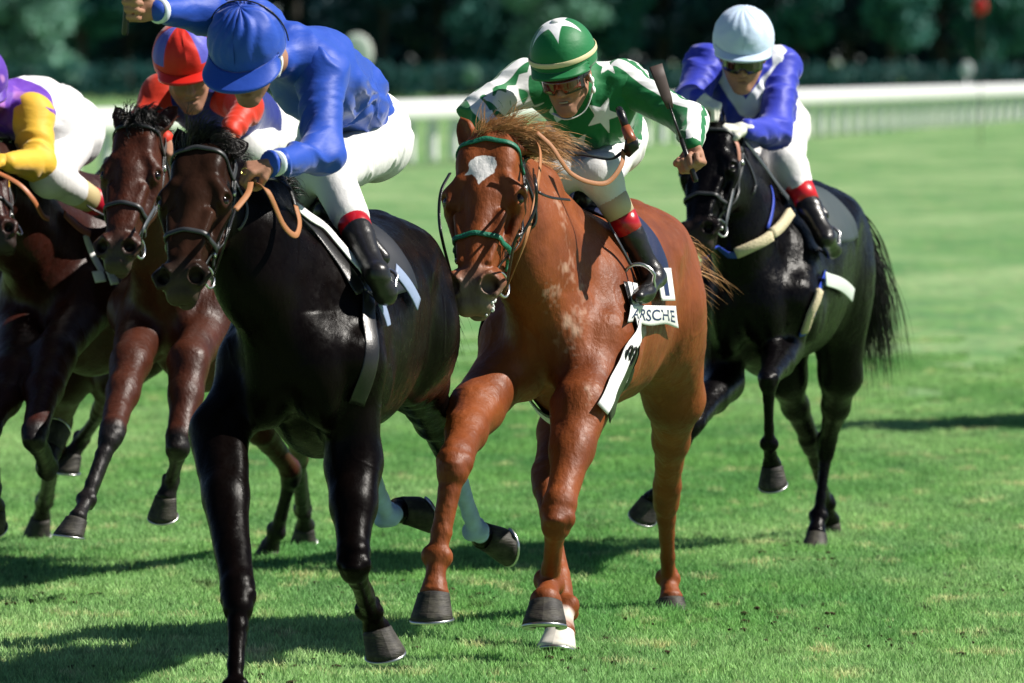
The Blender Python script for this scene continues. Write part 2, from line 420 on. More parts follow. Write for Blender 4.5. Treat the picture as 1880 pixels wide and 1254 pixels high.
def divots():
    g = np.random.default_rng(11); mb = MB(); soil = mat('damp_soil', (.045, .032, .018), .95, .1, var=.5, vscale=60)
    spots = [(.2, 29.6), (.9, 31.9), (-1.2, 27.6), (-.9, 29.2), (1.3, 35.9), (-1.9, 33.0), (2.0, 33.5), (1.5, 30.5), (-.3, 33.5), (2.6, 38.5)]
    for i in range(260):
        sx, sy = spots[int(g.integers(len(spots)))]; x, y = sx+g.normal(0, .22), sy+g.normal(0, .55); r = g.uniform(.004, .014)
        mb.ball(A(x, y, .018+r*.3), (r*g.uniform(.8, 1.8), r*g.uniform(.8, 1.6), r*.7), n=3)
    tag(mb.build('divots', soil, smooth=False), 'dark crumbs of soil kicked loose on the turf around the hooves', 'soil', kind='stuff')
divots()
# ------------------------------------------------------------------ far side: running rail, hedge, trees
rail_dir = nrm(A(.1836, 1, 0))
def rail_at(Z): return A(-1.8+.1836*(Z-168), Z, 0)
def running_rail():
    T = thing('running_rail', rail_at(168), 'long white plastic running rail crossing the turf behind the horses', 'rail')
    a, b = rail_at(60), rail_at(420); n = nrm(A(-rail_dir[1], rail_dir[0], 0)); mb = MB()
    sec = [(.10*math.cos(t), .21*math.sin(t)) for t in np.linspace(0, 2*math.pi, 13)[:-1]]
    mb.sweep(np.array([a+A(0, 0, 1.12), rail_at(168)+A(0, 0, 1.12), b+A(0, 0, 1.12)]), sec, [A(0, 0, 1)]*3); mb.build('top_rail', white_paint, T)
    L = np.linalg.norm(b-a); k = 0; first = None
    while k*2.5 < L:
        q = a+rail_dir*k*2.5
        if first is None:
            m = MB(); side = n*.38; m.tube(spline([q+side, q+side+A(0, 0, .55), q+side*.8+A(0, 0, .95), q+A(0, 0, 1.16)], 5), [.11]*16, 8)
            first = m.build('post', white_paint, T); base = q
        else:
            o = first.copy(); COL.objects.link(o); o.parent = T; o.location = tuple(q-base)
        k += 1
running_rail()
hedge_m = mat('hedge_leaf', (.02, .10, .095), .6, .3, var=.4, vscale=.6, trans=.15)
bark = mat('bark', (.05, .045, .04), .9, .2, var=.4, vscale=3)
LEAF = [mat('tree_leaf_dark', (.008, .046, .062), .6, .25, var=.35, vscale=.35, trans=.12), mat('tree_leaf_mid', (.032, .15, .125), .6, .25, var=.35, vscale=.35, trans=.12), mat('tree_leaf_pale', (.17, .36, .27), .6, .25, var=.3, vscale=.3, trans=.12)]
def leaves(cs, rs, per, size, seed):
    g = np.random.default_rng(seed); V = []; n = 0
    for c, r in zip(cs, rs):
        m = int(per*(r if np.isscalar(r) else r[0])**2)
        d = g.normal(0, 1, (m, 3)); d /= np.linalg.norm(d, axis=1)[:, None]; p = np.asarray(c)+d*np.asarray(r)*g.uniform(.55, 1.05, (m, 1))
        a = g.normal(0, 1, (m, 3)); a /= np.linalg.norm(a, axis=1)[:, None]; b = np.cross(a, g.normal(0, 1, (m, 3))); b /= np.linalg.norm(b, axis=1)[:, None]; s_ = size*g.uniform(.6, 1.3, (m, 1))
        V.append(np.stack([p-a*s_, p-b*s_*.5, p+a*s_, p+b*s_*.5], 1).reshape(-1, 3))
    V = np.concatenate(V); return V, np.arange(len(V)).reshape(-1, 4)
def hedge():
    cs, rs = [], []
    for x in np.arange(-130, 131, 1.6): cs.append(A(x, 420+rng.uniform(-.5, .5), .9)); rs.append(A(1.3, 1.0, 1.05+rng.uniform(-.15, .2)))
    V, F = leaves(cs, rs, 260, .16, 5); o = obj('hedge', V, F, hedge_m, smooth=False)
    tag(o, 'low clipped dark green hedge running in front of the dark trees', 'hedge')
hedge()
TREES = [  # pixel column, distance, height, crown radius, crown base, tone, label
 (-70, 455, 17, 5.5, 1.5, 2, 'pale green tree beyond the left edge, behind the purple capped jockey'),
 (62, 452, 15, 3.4, .9, 2, 'pale tree above the purple capped jockey, leftmost in the photo'),
 (150, 470, 19, 4.5, 2.5, 1, 'mid green tree just left of the raised whip hand'),
 (230, 478, 21, 5.2, 1.6, 0, 'dark tree behind the raised whip hand at upper left'),
 (385, 474, 20, 5.0, 1.8, 0, 'dark tree directly behind the blue satin cap'),
 (545, 482, 22, 5.0, 2.2, 0, 'dark tree above the blue satin back, between cap and white marker'),
 (700, 470, 20, 4.6, 1.6, 0, 'dark tree just right of the white round marker'),
 (800, 486, 22, 4.4, 2.6, 0, 'dark tree between the white marker and the green cap'),
 (905, 476, 19, 4.0, 1.6, 1, 'greenish tree to the left of the green cap'),
 (1015, 466, 18, 3.4, 1.2, 2, 'paler tree rising directly behind the green starred cap'),
 (1110, 470, 19, 3.0, 2.4, 1, 'mid green tree between the green cap and the pale blue cap'),
 (1215, 484, 21, 4.2, 3.2, 0, 'dark tree left of the pale blue cap'),
 (1320, 474, 20, 4.4, 2.6, 0, 'dark tree behind the pale blue cap'),
 (1465, 470, 18, 3.4, 3.0, 1, 'green tree right of the pale blue cap'),
 (1560, 486, 22, 4.2, 3.6, 0, 'dark tree left of the small pale blotch in the wood'),
 (1640, 468, 18, 2.6, 3.2, 1, 'narrow green tree midway between pale blue cap and red lamp'),
 (1730, 482, 21, 4.2, 2.8, 0, 'dark tree left of the red disc at upper right'),
 (1830, 474, 19, 4.0, 2.2, 1, 'green tree behind the red disc at the right edge'),
 (1950, 480, 20, 4.6, 2.0, 0, 'dark tree beyond the right edge of the photo')]
for i, (u, Z, hh, cr, cb, tone, lab) in enumerate(TREES):
    x = (u-940)/FPX*Z; T = thing('tree', (x, Z, 0), lab, 'tree', 'trees beyond the running rail'); g = np.random.default_rng(50+i)
    mb = MB(); top = A(x+g.uniform(-.6, .6), Z, hh*.8); r0 = g.uniform(.28, .45)
    mb.tube(spline([A(x, Z, -.2), A(x+g.uniform(-.2, .2), Z, hh*.3), top], 5), np.linspace(r0, .06, 11), 9)
    for q in range(7):
        h0 = g.uniform(cb+.4, hh*.6); a = g.uniform(0, 6.28); st = A(x, Z, h0); en = st+A(math.cos(a)*cr*.7, math.sin(a)*cr*.7, g.uniform(.6, 2.2)); mb.tube([st, (st+en)/2+A(0, 0, .3), en], [.12, .08, .03], 6)
    mb.build('trunk', bark, T)
    cs, rs = [], []
    for q in range(30):
        a, t = g.uniform(0, 6.28), g.uniform(0, 1)**1.4; rad = cr*math.sin(math.pi*min(.98, .18+t*.8))**.7*g.uniform(.25, .85); r_ = g.uniform(.7, 1.5)
        cs.append(A(x+math.cos(a)*rad, Z+math.sin(a)*rad, cb+.6+t*(hh-cb)*.95)); rs.append(A(r_*1.2, r_*1.2, r_*.8))
    V, F = leaves(cs, rs, 130, .26, 90+i); obj('crown', V, F, LEAF[tone], T, smooth=False)
def far_wood():
    cs, rs = [], []
    for x in np.arange(-175, 176, 3.2):
        for z in (2, 5.5, 9.5, 14): cs.append(A(x+rng.uniform(-1, 1), 510+rng.uniform(-3, 3), z)); rs.append(A(3.2, 2.6, 3.0))
    V, F = leaves(cs, rs, 34, .65, 8); o = obj('far_wood', V, F, mat('wood_leaf', (.004, .026, .046), .7, .2, var=.4, vscale=.2), smooth=False)
    tag(o, 'dense dark wood closing the view behind the single trees', 'wood', kind='stuff')
far_wood()
# small far things: a white round marker, a second white one, a red disc, a pale sign in the trees
def marker(u, v, Z, r, m, label, name='distance_marker', oval=1.0, pm=None):
    c = P(u, v, Z); T = thing(name, (c[0], c[1], 0), label, 'marker')
    MB().tube([A(c[0], c[1], -.1), A(c[0], c[1], c[2])], [.04, .035] if pm is None else [.014, .012], 8).build('post', pm or white_paint, T)
    MB().ball(c, (r, .05, r*oval), n=10).build('disc', m, T)
marker(655, 98, 175, .35, mat('pale_disc', (.8, .84, .78), .6), 'round whitish marker on a post behind the blue jockey\'s back', oval=1.25)
marker(1775, 128, 262, .20, mat('white_disc', (.7, .72, .75), .6), 'small white round marker standing above the rail at far right', oval=1.35)
marker(1800, 12, 200, .17, mat('red_disc', (.55, .012, .01), .5), 'red oval marker against the dark trees at upper right', oval=1.25, pm=bark)
marker(865, 138, 230, .24, mat('dull_disc', (.12, .24, .18), .7), 'dull greenish marker low behind the rail left of the green cap', pm=bark)
# ------------------------------------------------------------------ horses
def segd(V, a, b):
    ab = b-a; t = np.clip(((V-a)@ab)/(ab@ab+1e-12), 0, 1); return np.linalg.norm(V-(a+t[:, None]*ab), axis=1)
def horse_head(f, h, ears, nostril=1.0):
    k = h.k; p = h.p
    f.ell(p(0, .05, -.10), h, (.072, .10, .085), .05)
    f.ell(p(0, .17, -.092), h, (.086, .13, .082), .04)
    f.cone(p(0, .24, -.078), p(0, .38, -.062), .068*k, .046*k, .04).cone(p(0, .38, -.062), p(0, .51, -.052), .046*k, .036*k, .03)
    f.cone(p(0, .22, -.14), p(0, .38, -.11), .082*k, .058*k, .05).cone(p(0, .38, -.11), p(0, .53, -.09), .058*k, .045*k, .04)
    for s in (-1, 1):
        f.ell(p(s*.043, .10, -.056), h, (.043, .088, .046), .014*k)
        f.ell(p(s*.050, .20, -.185), h, (.036, .135, .115), .05)
        f.cone(p(s*.032, .31, -.205), p(s*.015, .53, -.135), .034*k, .026*k, .03)
        f.ell(p(s*.088, .222, -.078), h, (.028, .050, .044), .025)
        f.cone(p(s*.066, .175, -.036), p(s*.105, .222, -.056), .017*k, .014*k, .03)
        f.cone(p(s*.098, .262, -.095), p(s*.070, .38, -.105), .018*k, .009*k, .025)
        f.cone(p(s*.062, .30, -.045), p(s*.040, .47, -.038), .016*k, .012*k, .03)
        # muzzle half
        f.ell(p(s*.040, .545, -.056), h, (.043, .048, .046), .024)
        f.ell(p(s*.020, .606, -.086), h, (.030, .028, .040), .018)
        f.cone(p(s*.056, .49, -.065), p(s*.082, .545, -.046), .013*k, .013*k, .02)
        f.cone(p(s*.082, .545, -.046), p(s*.066, .592, -.042), .012*k, .010*k, .012)
        f.cone(p(s*.050, .52, -.018), p(s*.034, .55, -.010), .010*k, .009*k, .015)
        f.chain([p(s*.070, .30, -.12), p(s*.066, .35, -.10), p(s*.050, .40, -.075), p(s*.040, .45, -.062)], [.005*k, .0055*k, .005*k, .003*k], .012)
        f.chain([p(s*.088, .28, -.17), p(s*.080, .34, -.15), p(s*.070, .40, -.12)], [.004*k, .005*k, .003*k], .012)
    f.ell(p(0, .55, -.085), h, (.052, .06, .055), .03)
    f.ell(p(0, .585, -.140), h, (.032, .038, .026), .014)
    f.ell(p(0, .552, -.155), h, (.03, .036, .026), .02)
    for s in (-1, 1):
        f.ell(p(s*.055, .562, -.016), Frame(h.o, h.d(.93, 0, s*-.35), h.d(0, 1, 0), h.d(s*.35, 0, .93), k), np.array((.024, .023, .040))*nostril, .008, 's')
        f.cone(p(s*.075, .535, -.115), p(0, .622, -.124), .005*k, .004*k, .012, op='s')
        f.ell(p(s*.111, .237, -.046), h, (.019, .019, .019), .008, 's')
        c = p(s*.0985, .237, -.053); n = nrm(h.d(s*.78, 0, .62)); e1 = h.d(0, 1, 0); e2 = nrm(np.cross(n, e1))
        if e2@h.d(0, 0, 1) < 0: e2 = -e2
        ring = [c+k*(.024*math.cos(t)*e1+.017*math.sin(t)*e2+n*(.003 if math.sin(t) > 0 else -.002)) for t in np.linspace(0, 2*math.pi, 11)]
        f.chain(ring, [.0062*k if math.sin(t) > -.1 else .0045*k for t in np.linspace(0, 2*math.pi, 11)], .008)
    for (s, up, fwd, out, L) in ears:     # ear: side, components of its direction, length
        b = p(s*.062, .012, -.090); d = nrm(h.d(s*out, -up, fwd)); nf = nrm(h.d(s*.45, 0, 1)-d*(h.d(s*.45, 0, 1)@d)); sd = np.cross(d, nf)
        pts = [b-d*.02, b+d*L*.25, b+d*L*.6, b+d*L*.95]
        f.chain(pts, [.024*k, .032*k, .027*k, .007*k], .02, flat=(nf, .55))
        pi = [b+nf*.016+d*L*.12, b+nf*.019+d*L*.35, b+nf*.017+d*L*.62, b+nf*.012+d*L*.85]
        f.chain(pi, [.012*k, .021*k, .018*k, .004*k], .006, flat=(nf, .6), op='s')
def fore_leg(f, sh, el, kn, fe, co, s, back, top=1.0):
    f.cone(sh, el, .115*s*top, .090*s*top, .07)
    m = el+(kn-el)*.40; up = nrm(el-kn)
    f.chain([el, m, kn+up*.075*s], [.088*s*top, .070*s*top, .054*s], .05)
    sd_ = nrm(np.cross(up, back))
    for q_ in (-1, 1): f.cone(el+sd_*q_*.05*s-back*.02*s, kn+up*.10*s+sd_*q_*.014*s-back*.012*s, .048*s*top, .026*s, .014)
    f.cone(el+back*.03*s, m+back*.02*s, .07*s*top, .05*s, .04)
    side = nrm(np.cross(nrm(fe-kn), back))
    f.cone(kn+up*.045*s, kn-up*.0*s+nrm(fe-kn)*.03*s, .054*s, .050*s, .03)
    for q in (-1, 1): f.ell(kn+side*q*.030*s+up*.012*s, np.eye(3), (.031*s, .031*s, .036*s), .009)
    f.ell(kn-back*.018*s-up*.006*s, np.eye(3), (.034*s, .034*s, .018*s), .008); f.ell(kn-back*.016*s+up*.034*s, np.eye(3), (.036*s, .034*s, .018*s), .008)
    f.ell(kn+back*.028*s+up*.01*s, np.eye(3), (.026*s, .026*s, .034*s), .02)
    cannon_to_foot(f, kn, fe, co, s, back)
def cannon_to_foot(f, kn, fe, co, s, back):
    s = s*1.22
    d = nrm(fe-kn); bk = nrm(back-d*(back@d)); sd = np.cross(d, bk)
    f.chain([kn, kn+(fe-kn)*.30, kn+(fe-kn)*.75, fe], [.036*s, .0250*s, .0235*s, .027*s], .016)
    f.chain([kn+bk*.022*s+d*.03*s, kn+(fe-kn)*.5+bk*.031*s, fe+bk*.028*s], [.020*s, .0135*s, .020*s], .007)
    for q in (-1, 1):
        f.chain([kn+d*.04*s+sd*q*.016*s+bk*.008*s, kn+(fe-kn)*.7+sd*q*.013*s+bk*.014*s], [.011*s, .007*s], .008)
        f.ell(fe+sd*q*.017*s, np.eye(3), (.0265*s, .0265*s, .030*s), .011)
        f.ell(fe+bk*.030*s+sd*q*.012*s+d*.004*s, np.eye(3), (.015*s, .015*s, .020*s), .008)
    pd = nrm(co-fe)
    f.chain([fe, fe+(co-fe)*.5, co-pd*.012*s, co], [.031*s, .0265*s, .034*s, .042*s], .014)
    f.cone(fe+bk*.03*s+d*.012*s, fe+bk*.026*s+d*.045*s, .012*s, .004*s, .012)
def hind_leg(f, hip, st, ho, fe, co, s, back, gas=1.0):
    f.cone(hip, st, .165*s, .105*s, .08)
    d = nrm(ho-st); m = st+(ho-st)*.45
    f.chain([st, m, ho-d*.07*s], [.098*s*gas, .062*s*gas, .046*s], .05)
    f.cone(m+back*.03*s, ho+back*.045*s-d*.02*s, .045*s, .02*s, .03)
    f.cone(ho-d*.035*s, ho+nrm(fe-ho)*.05*s, .052*s, .047*s, .03)
    f.ell(ho+back*.046*s-d*.02*s, np.eye(3), (.024*s, .024*s, .03*s), .025)
    cannon_to_foot(f, ho, fe, co, s, back)
def make_hoof(parent, co, down, toe, s, m, shoe=True):
    down = nrm(down); toe = nrm(toe-down*(toe@down)); sd = np.cross(down, toe); mb = MB(); n = 26; G = []
    prof = [(-.008, .040), (-.004, .0475), (.004, .0485), (.03, .0545), (.055, .0605), (.070, .0635), (.072, .0600), (.066, .048), (.064, .0)]
    for (t, r) in prof:
        row = []
        for j in range(n):
            a = 2*math.pi*j/n; c_, s_ = math.cos(a), math.sin(a)
            rr = r*(1.06 if c_ > 0 else .90)
            hgt = t*(1+.18*c_)
            row.append(co+s*(down*hgt+toe*(c_*rr+max(t, 0)*.34)+sd*(s_*rr*.97)))
        row.append(row[0]); G.append(row)
    mb.grid(G); h = mb.build('hoof', m, parent)
    if shoe:
        pts = []; Ns = []
        for j in range(19):
            a = -2.5+5.0*j/18; c_, s_ = math.cos(a), math.sin(a)
            pts.append(co+s*(down*.077*(1+.17*c_)+toe*(c_*(.060 if c_ > 0 else .052)+.025)+sd*s_*.057)); Ns.append(down)
        sh = MB().strap(pts, Ns, .018*s, .009*s); o = sh.build('horseshoe', steel, None)
        V = np.array([v.co[:] for v in o.data.vertices])-np.array(parent.matrix_world.translation); o.data.vertices.foreach_set('co', V.ravel()); o.parent = h
    return h
def strands(name, roots, dirs, L, n, m, parent, spread=.25, droop=0., rad=.0016, bend=None, seg=8, jitter=.01, curl=.02, lock=11):
    """hair gathered in locks of tapered three-sided strands"""
    V, F = [], []; c = 0; roots = np.asarray(roots, float)
    for i in range(n):
        if i % lock == 0:
            q = rng.uniform(0, len(roots)-1.001); j = int(q); t = q-j
            P0 = roots[j]*(1-t)+roots[j+1]*t+rng.normal(0, jitter, 3); D0 = nrm(nrm(dirs[j]*(1-t)+dirs[j+1]*t)+rng.normal(0, spread, 3)); L0 = (L[j]*(1-t)+L[j+1]*t)*rng.uniform(.6, 1.1); ph = rng.uniform(0, 6.28); W0 = nrm(rng.normal(0, 1, 3)); cl = curl*rng.uniform(.5, 2)
        d = nrm(D0+rng.normal(0, .05, 3)); l = L0*rng.uniform(.75, 1.08); off = rng.normal(0, .0065, 3); p = P0.copy()
        r = rad*rng.uniform(.6, 1.5); w1 = nrm(rng.normal(0, 1, 3)); w2 = nrm(np.cross(d, w1))
        for k in range(seg+1):
            u = k/seg
            if k: p = p+d*l/seg+W0*cl*l*math.cos(ph+u*5)/seg*2
            d = nrm(d+A(0, 0, -droop/seg)+(0 if bend is None else np.asarray(bend)/seg))
            rr = r*(1-u**2*.9); pp = p+off*(1+.5*math.sin(u*3)-1.1*u*u)
            for a in range(3): V.append(pp+rr*(math.cos(a*2.094)*w1+math.sin(a*2.094)*w2))
            if k:
                o = c+(k-1)*3
                for a in range(3): F.append((o+a, o+(a+1) % 3, o+3+(a+1) % 3, o+3+a))
        c += (seg+1)*3
    return obj(name, np.array(V), np.array(F), m, parent)
def horse_trunk(f, H, s):
    p = H.p
    f.ell(p(0, -.36, 1.165), H, (.275, .58, .345), .06)
    f.ell(p(0, .04, 1.13), H, (.225, .40, .36), .10)
    f.cone(p(0, .12, 1.40), p(0, -.28, 1.40), .10*s, .13*s, .10, flat=(H.d(1, 0, 0), .8))
    f.cone(p(0, -.30, 1.30), p(0, -.72, 1.345), .20*s, .20*s, .12, flat=(H.d(1, 0, 0), 1.1))
    f.ell(p(0, -.84, 1.285), H, (.245, .34, .265), .08)
    for q in (-1, 1):
        f.ell(p(q*.125, -.88, 1.20), H, (.155, .30, .30), .06)
        f.ell(p(q*.10, -1.06, 1.10), H, (.11, .13, .22), .06)
        f.cone(p(q*.10, -.02, 1.42), p(q*.175, .33, 1.10), .055*s, .115*s, .07)
        f.ell(p(q*.165, .16, 1.17), H, (.10, .17, .20), .05)
        f.ell(p(q*.20, .04, 1.02), H, (.055, .12, .11), .05)
        f.ell(p(q*.085, .40, 1.05), H, (.095, .12, .165), .035)
        f.cone(p(q*.20, -.74, 1.42), p(q*.22, -.60, 1.36), .035*s, .03*s, .09)
def build_horse(spec):
    s = spec['s']; psi = R(spec['psi']); ox, oz = spec['o']
    fw = A(-math.sin(psi), -math.cos(psi), 0); lf = A(math.cos(psi), -math.sin(psi), 0)
    H = Frame((ox, oz, spec.get('lift', 0)), lf, fw, (0, 0, 1), s, spec.get('bx', .93))
    T = thing('racehorse', (ox, oz, 0), spec['label'], 'horse', 'galloping racehorses')
    f = Field(); horse_trunk(f, H, s)
    poll, muz = P(*spec['poll']), P(*spec['muzzle']); yd = nrm(muz-poll)
    fy = R(spec['face']); nf = A(-math.sin(fy), -math.cos(fy), 0); zn = nrm(nf-yd*(nf@yd)); xl = np.cross(zn, yd)
    if xl[0] < 0: xl = -xl
    h = Frame(poll, xl, yd, zn, np.linalg.norm(muz-poll)/.62, spec.get('hx', 1.0))
    hk = h.k
    # neck: crest line, mass and throat
    thr = h.p(0, .15, -.24); nk = spec.get('neck', 1.0)
    wi = H.p(0, .10, 1.44); cr = h.p(0, .02, -.135)
    f.chain([wi, wi*.55+cr*.45+A(0, 0, .05*s), cr], [.09*s, .066*s, .058*s], .08)
    f.chain([H.p(0, .22, 1.28), H.p(0, .30, 1.30)*.5+h.p(0, .09, -.19)*.5, h.p(0, .10, -.18)], [.19*s*nk, .125*s*nk, .088*s], .10, flat=(lf, .82))
    f.chain([H.p(0, .40, 1.12), H.p(0, .42, 1.15)*.52+thr*.48-A(0, 0, .02), thr], [.135*s*nk, .10*s*nk, .062*s], .10, flat=(lf, .9))
    for q in (-1, 1): f.cone(H.p(q*.085, .36, 1.17), h.p(q*.045, .12, -.22), .055*s, .028*s, .05)
    horse_head(f, h, spec['ears'], spec.get('nostril', 1.0))
    bk = -fw
    hooves = []; cannons = []
    for L in spec['fore']:
        J = [P(*j) for j in L['j']]; q = L['side']; el, kn, fe, co = J
        fore_leg(f, H.p(q*.16, .28, 1.06), el, kn, fe, co, s*L.get('k', 1), nrm(L.get('back', bk)), L.get('top', 1)); hooves.append((L, co)); cannons.append((kn, fe, co))
    for L in spec['hind']:
        J = [P(*j) for j in L['j']]; q = L['side']; st, ho, fe, co = J
        hind_leg(f, H.p(q*.13, -.84, 1.16), st, ho, fe, co, s*L.get('k', 1), nrm(L.get('back', bk)), L.get('gas', 1)); hooves.append((L, co)); cannons.append((ho, fe, co))
    V, Q = f.mesh(spec['vox'])
    N = vnormals(V, Q)
    # skin relief: muscle and vein undulation
    lp = H.loc(V)
    a1 = vnoise(lp*A(9, 5, 3.5), 3)*.0065+vnoise(lp*A(24, 15, 9), 5)*.0022
    hl = h.loc(V); inhead = np.clip((.12-np.abs(hl[:, 1]-.3)+.25)/.1, 0, 1)*(np.linalg.norm(V-h.p(0, .3, -.1), axis=1) < .45)
    vein = np.clip(1-np.abs(vnoise(lp*A(9, 9, 6)+vnoise(lp*5, 21)[:, None]*.7, 17))/.07, 0, 1)*np.clip(vnoise(lp*2.5, 19)*2+.6, 0, 1)*.0016
    V = V+N*(a1*(1-.6*inhead)+vein)[:, None]*s
    at = {}
    leg = np.max([np.maximum(L_r-segd(V, a, b), L_r-segd(V, b, c)) for (a, b, c) in cannons for L_r in (.085*s,)], 0)
    if spec.get('points'): at['points'] = leg+vnoise(V*20, 8)*.008
    mz = .135*hk-np.linalg.norm((V-h.p(0, .60, -.08))*1.0, axis=1)+vnoise(V*28, 4)*.012
    at['muzzle'] = mz
    at['nostril'] = np.max([1-np.linalg.norm((hl-A(q*.053, .562, -.035))/A(.024, .023, .022), axis=1) for q in (-1, 1)], 0)*.03
    if spec.get('star'):
        k_ = 1.25/(505*hk); poly = (np.array(((862, 292), (871, 281), (884, 278), (897, 284), (901, 296), (898, 310), (889, 319), (880, 333), (874, 318), (868, 312), (857, 311), (864, 303)), float)-A(880, 232+66))*k_+A(-.004, .137)
        x, y = hl[:, 0]+vnoise(V*130, 2)*.0018, hl[:, 1]+vnoise(V*120, 6)*.0018; dm = np.full(len(V), 9.); ins = np.zeros(len(V), bool)
        for i in range(len(poly)):
            a_, b_ = poly[i], poly[(i+1) % len(poly)]; e = b_-a_; t = np.clip(((x-a_[0])*e[0]+(y-a_[1])*e[1])/(e@e), 0, 1); dm = np.minimum(dm, np.hypot(x-a_[0]-t*e[0], y-a_[1]-t*e[1]))
            ins ^= ((a_[1] > y) != (b_[1] > y)) & (x < e[0]*(y-a_[1])/(e[1]+1e-12)+a_[0])
        at['star'] = np.where(hl[:, 2] > -.07, np.where(ins, dm, -dm), -.1)
    if spec.get('lather'):
        best = np.full(len(V), -.1)
        for (c_, r_) in spec['lather']:
            c3 = f.hit(c_[0], c_[1], 28.5, 33); best = np.maximum(best, r_-np.linalg.norm((V-c3)*A(1, .5, .6), axis=1))
        at['lather'] = best*.6+vnoise(V*70, 12)*.022+vnoise(V*25, 13)*.02-.012
    for nm, fn in spec.get('marks', {}).items(): at[nm] = fn(V, H, h, cannons)
    body = obj('body', V, Q, spec['coat'], T, at)
    for (L, co), (kn, fe, c2) in zip(hooves, cannons):
        d = L.get('down', None); pd = nrm(co-fe)
        d = nrm(A(*d)) if d is not None else nrm(pd*.75+A(0, 0, -.5))
        toe = nrm(A(*L.get('toe', tuple(fw))))
        hm = L.get('hoof_m', spec.get('hoof_m', hoof_m)); make_hoof(T, co+d*.012*s, d, toe, s*L.get('hk', 1.1)*L.get('k', 1), hm)
    for q in (-1, 1):
        MB().ball(h.p(q*.0915, .237, -.0605), .0235*hk, h).build('eye', eye_m, T)
    return dict(T=T, f=f, H=H, h=h, s=s, fw=fw, lf=lf, cann=cannons, body=body)
# ---- tack fitted to the horse's own surface
def fitted(name, hs, pts, w_, m, parent, off=.004, t_=.004, n=8, label=None):
    q = spline(pts, n) if n > 1 else np.array(pts); q, N = hs['f'].project(q, off)
    for _ in range(2): q[1:-1] = q[1:-1]*.5+(q[:-2]+q[2:])*.25
    o = MB().strap(q, N, w_, t_).build(name, m, parent)
    if label: o['label'] = label
    return o
def loop_pts(h, y, ys, z0, n=28, ang=(0, 2*math.pi), tilt=0.0, rx=.16, rz=.2):
    """points of a loop around the head at height y (y+ys at the back); projected on to the surface later"""
    out = []
    for i in range(n+1):
        a = ang[0]+(ang[1]-ang[0])*i/n; x = math.sin(a)*rx; z = z0+math.cos(a)*rz
        out.append(h.p(x, y+ys*(1-math.cos(a))/2+tilt*math.sin(a), z))
    return out
def bridle(hs, label, col, band=None, ring=.038, cheek_col=None, nose=True, brow_w=.017, nose_y=.385):
    h = hs['h']; k = h.k; T = thing('bridle', h.p(0, .3, 0), label, 'bridle', 'bridles on the horses')
    band = band or col; ck = cheek_col or col
    fitted('browband', hs, [h.p(-.10, .10, -.13), h.p(-.09, .065, -.06), h.p(-.05, .045, .0), h.p(0, .035, .01), h.p(.05, .045, 0), h.p(.09, .065, -.06), h.p(.10, .10, -.13)], brow_w*k, band, T, t_=.008, off=.006)
    if nose:
        fitted('noseband', hs, loop_pts(h, nose_y, .06, -.10, 24, (-2.3, 2.3), rx=.12, rz=.14), brow_w*k, band, T, t_=.008, off=.006, n=2)
    for q in (-1, 1):
        fitted('cheek_strap', hs, [h.p(q*.095, .09, -.13), h.p(q*.115, .18, -.13), h.p(q*.10, .28, -.13), h.p(q*.085, .38, -.125), h.p(q*.075, .475, -.115)], .013*k, ck, T)
        fitted('cheek_strap', hs, [h.p(q*.097, .09, -.15), h.p(q*.12, .19, -.155), h.p(q*.105, .30, -.155), h.p(q*.075, nose_y+.03, -.15)], .011*k, ck, T)
        fitted('throat_lash', hs, [h.p(q*.095, .09, -.15), h.p(q*.10, .13, -.22), h.p(q*.07, .17, -.28), h.p(0, .19, -.31)], .012*k, ck, T)
        fitted('headpiece', hs, [h.p(q*.095, .095, -.13), h.p(q*.085, .03, -.15), h.p(0, -.02, -.16)], .022*k, ck, T, off=.006)
        c = hs['f'].project([h.p(q*.085, .515, -.115)], .012)[0][0]; out = nrm(h.d(q, 0, .25)); e1 = h.d(0, 1, 0); e2 = np.cross(out, e1)
        pts = [c+ring*k*(math.cos(t)*e1+math.sin(t)*e2) for t in np.linspace(0, 2*math.pi, 25)[:-1]]
        r = MB().tube(pts, .0045*k, 8, True); r.ball(c-e2*0, .009*k, n=6); r.build('bit_ring', steel, T)
        for yy in (.12, nose_y+.02): 
            b = hs['f'].project([h.p(q*.105, yy+.03, -.14)], .008)[0][0]; MB().box(b, (.004, .011*k, .010*k), h.B).build('buckle', steel, T)
        hs['bit%d' % q] = c+h.d(0, 0, -1)*ring*k
    return T
def rein(T, pts, w_, m, N=(1, 0, 0), name='rein', t_=.005):
    q = spline(pts, 8); return MB().strap(q, [A(*N)]*len(q), w_, t_).build(name, m, T)
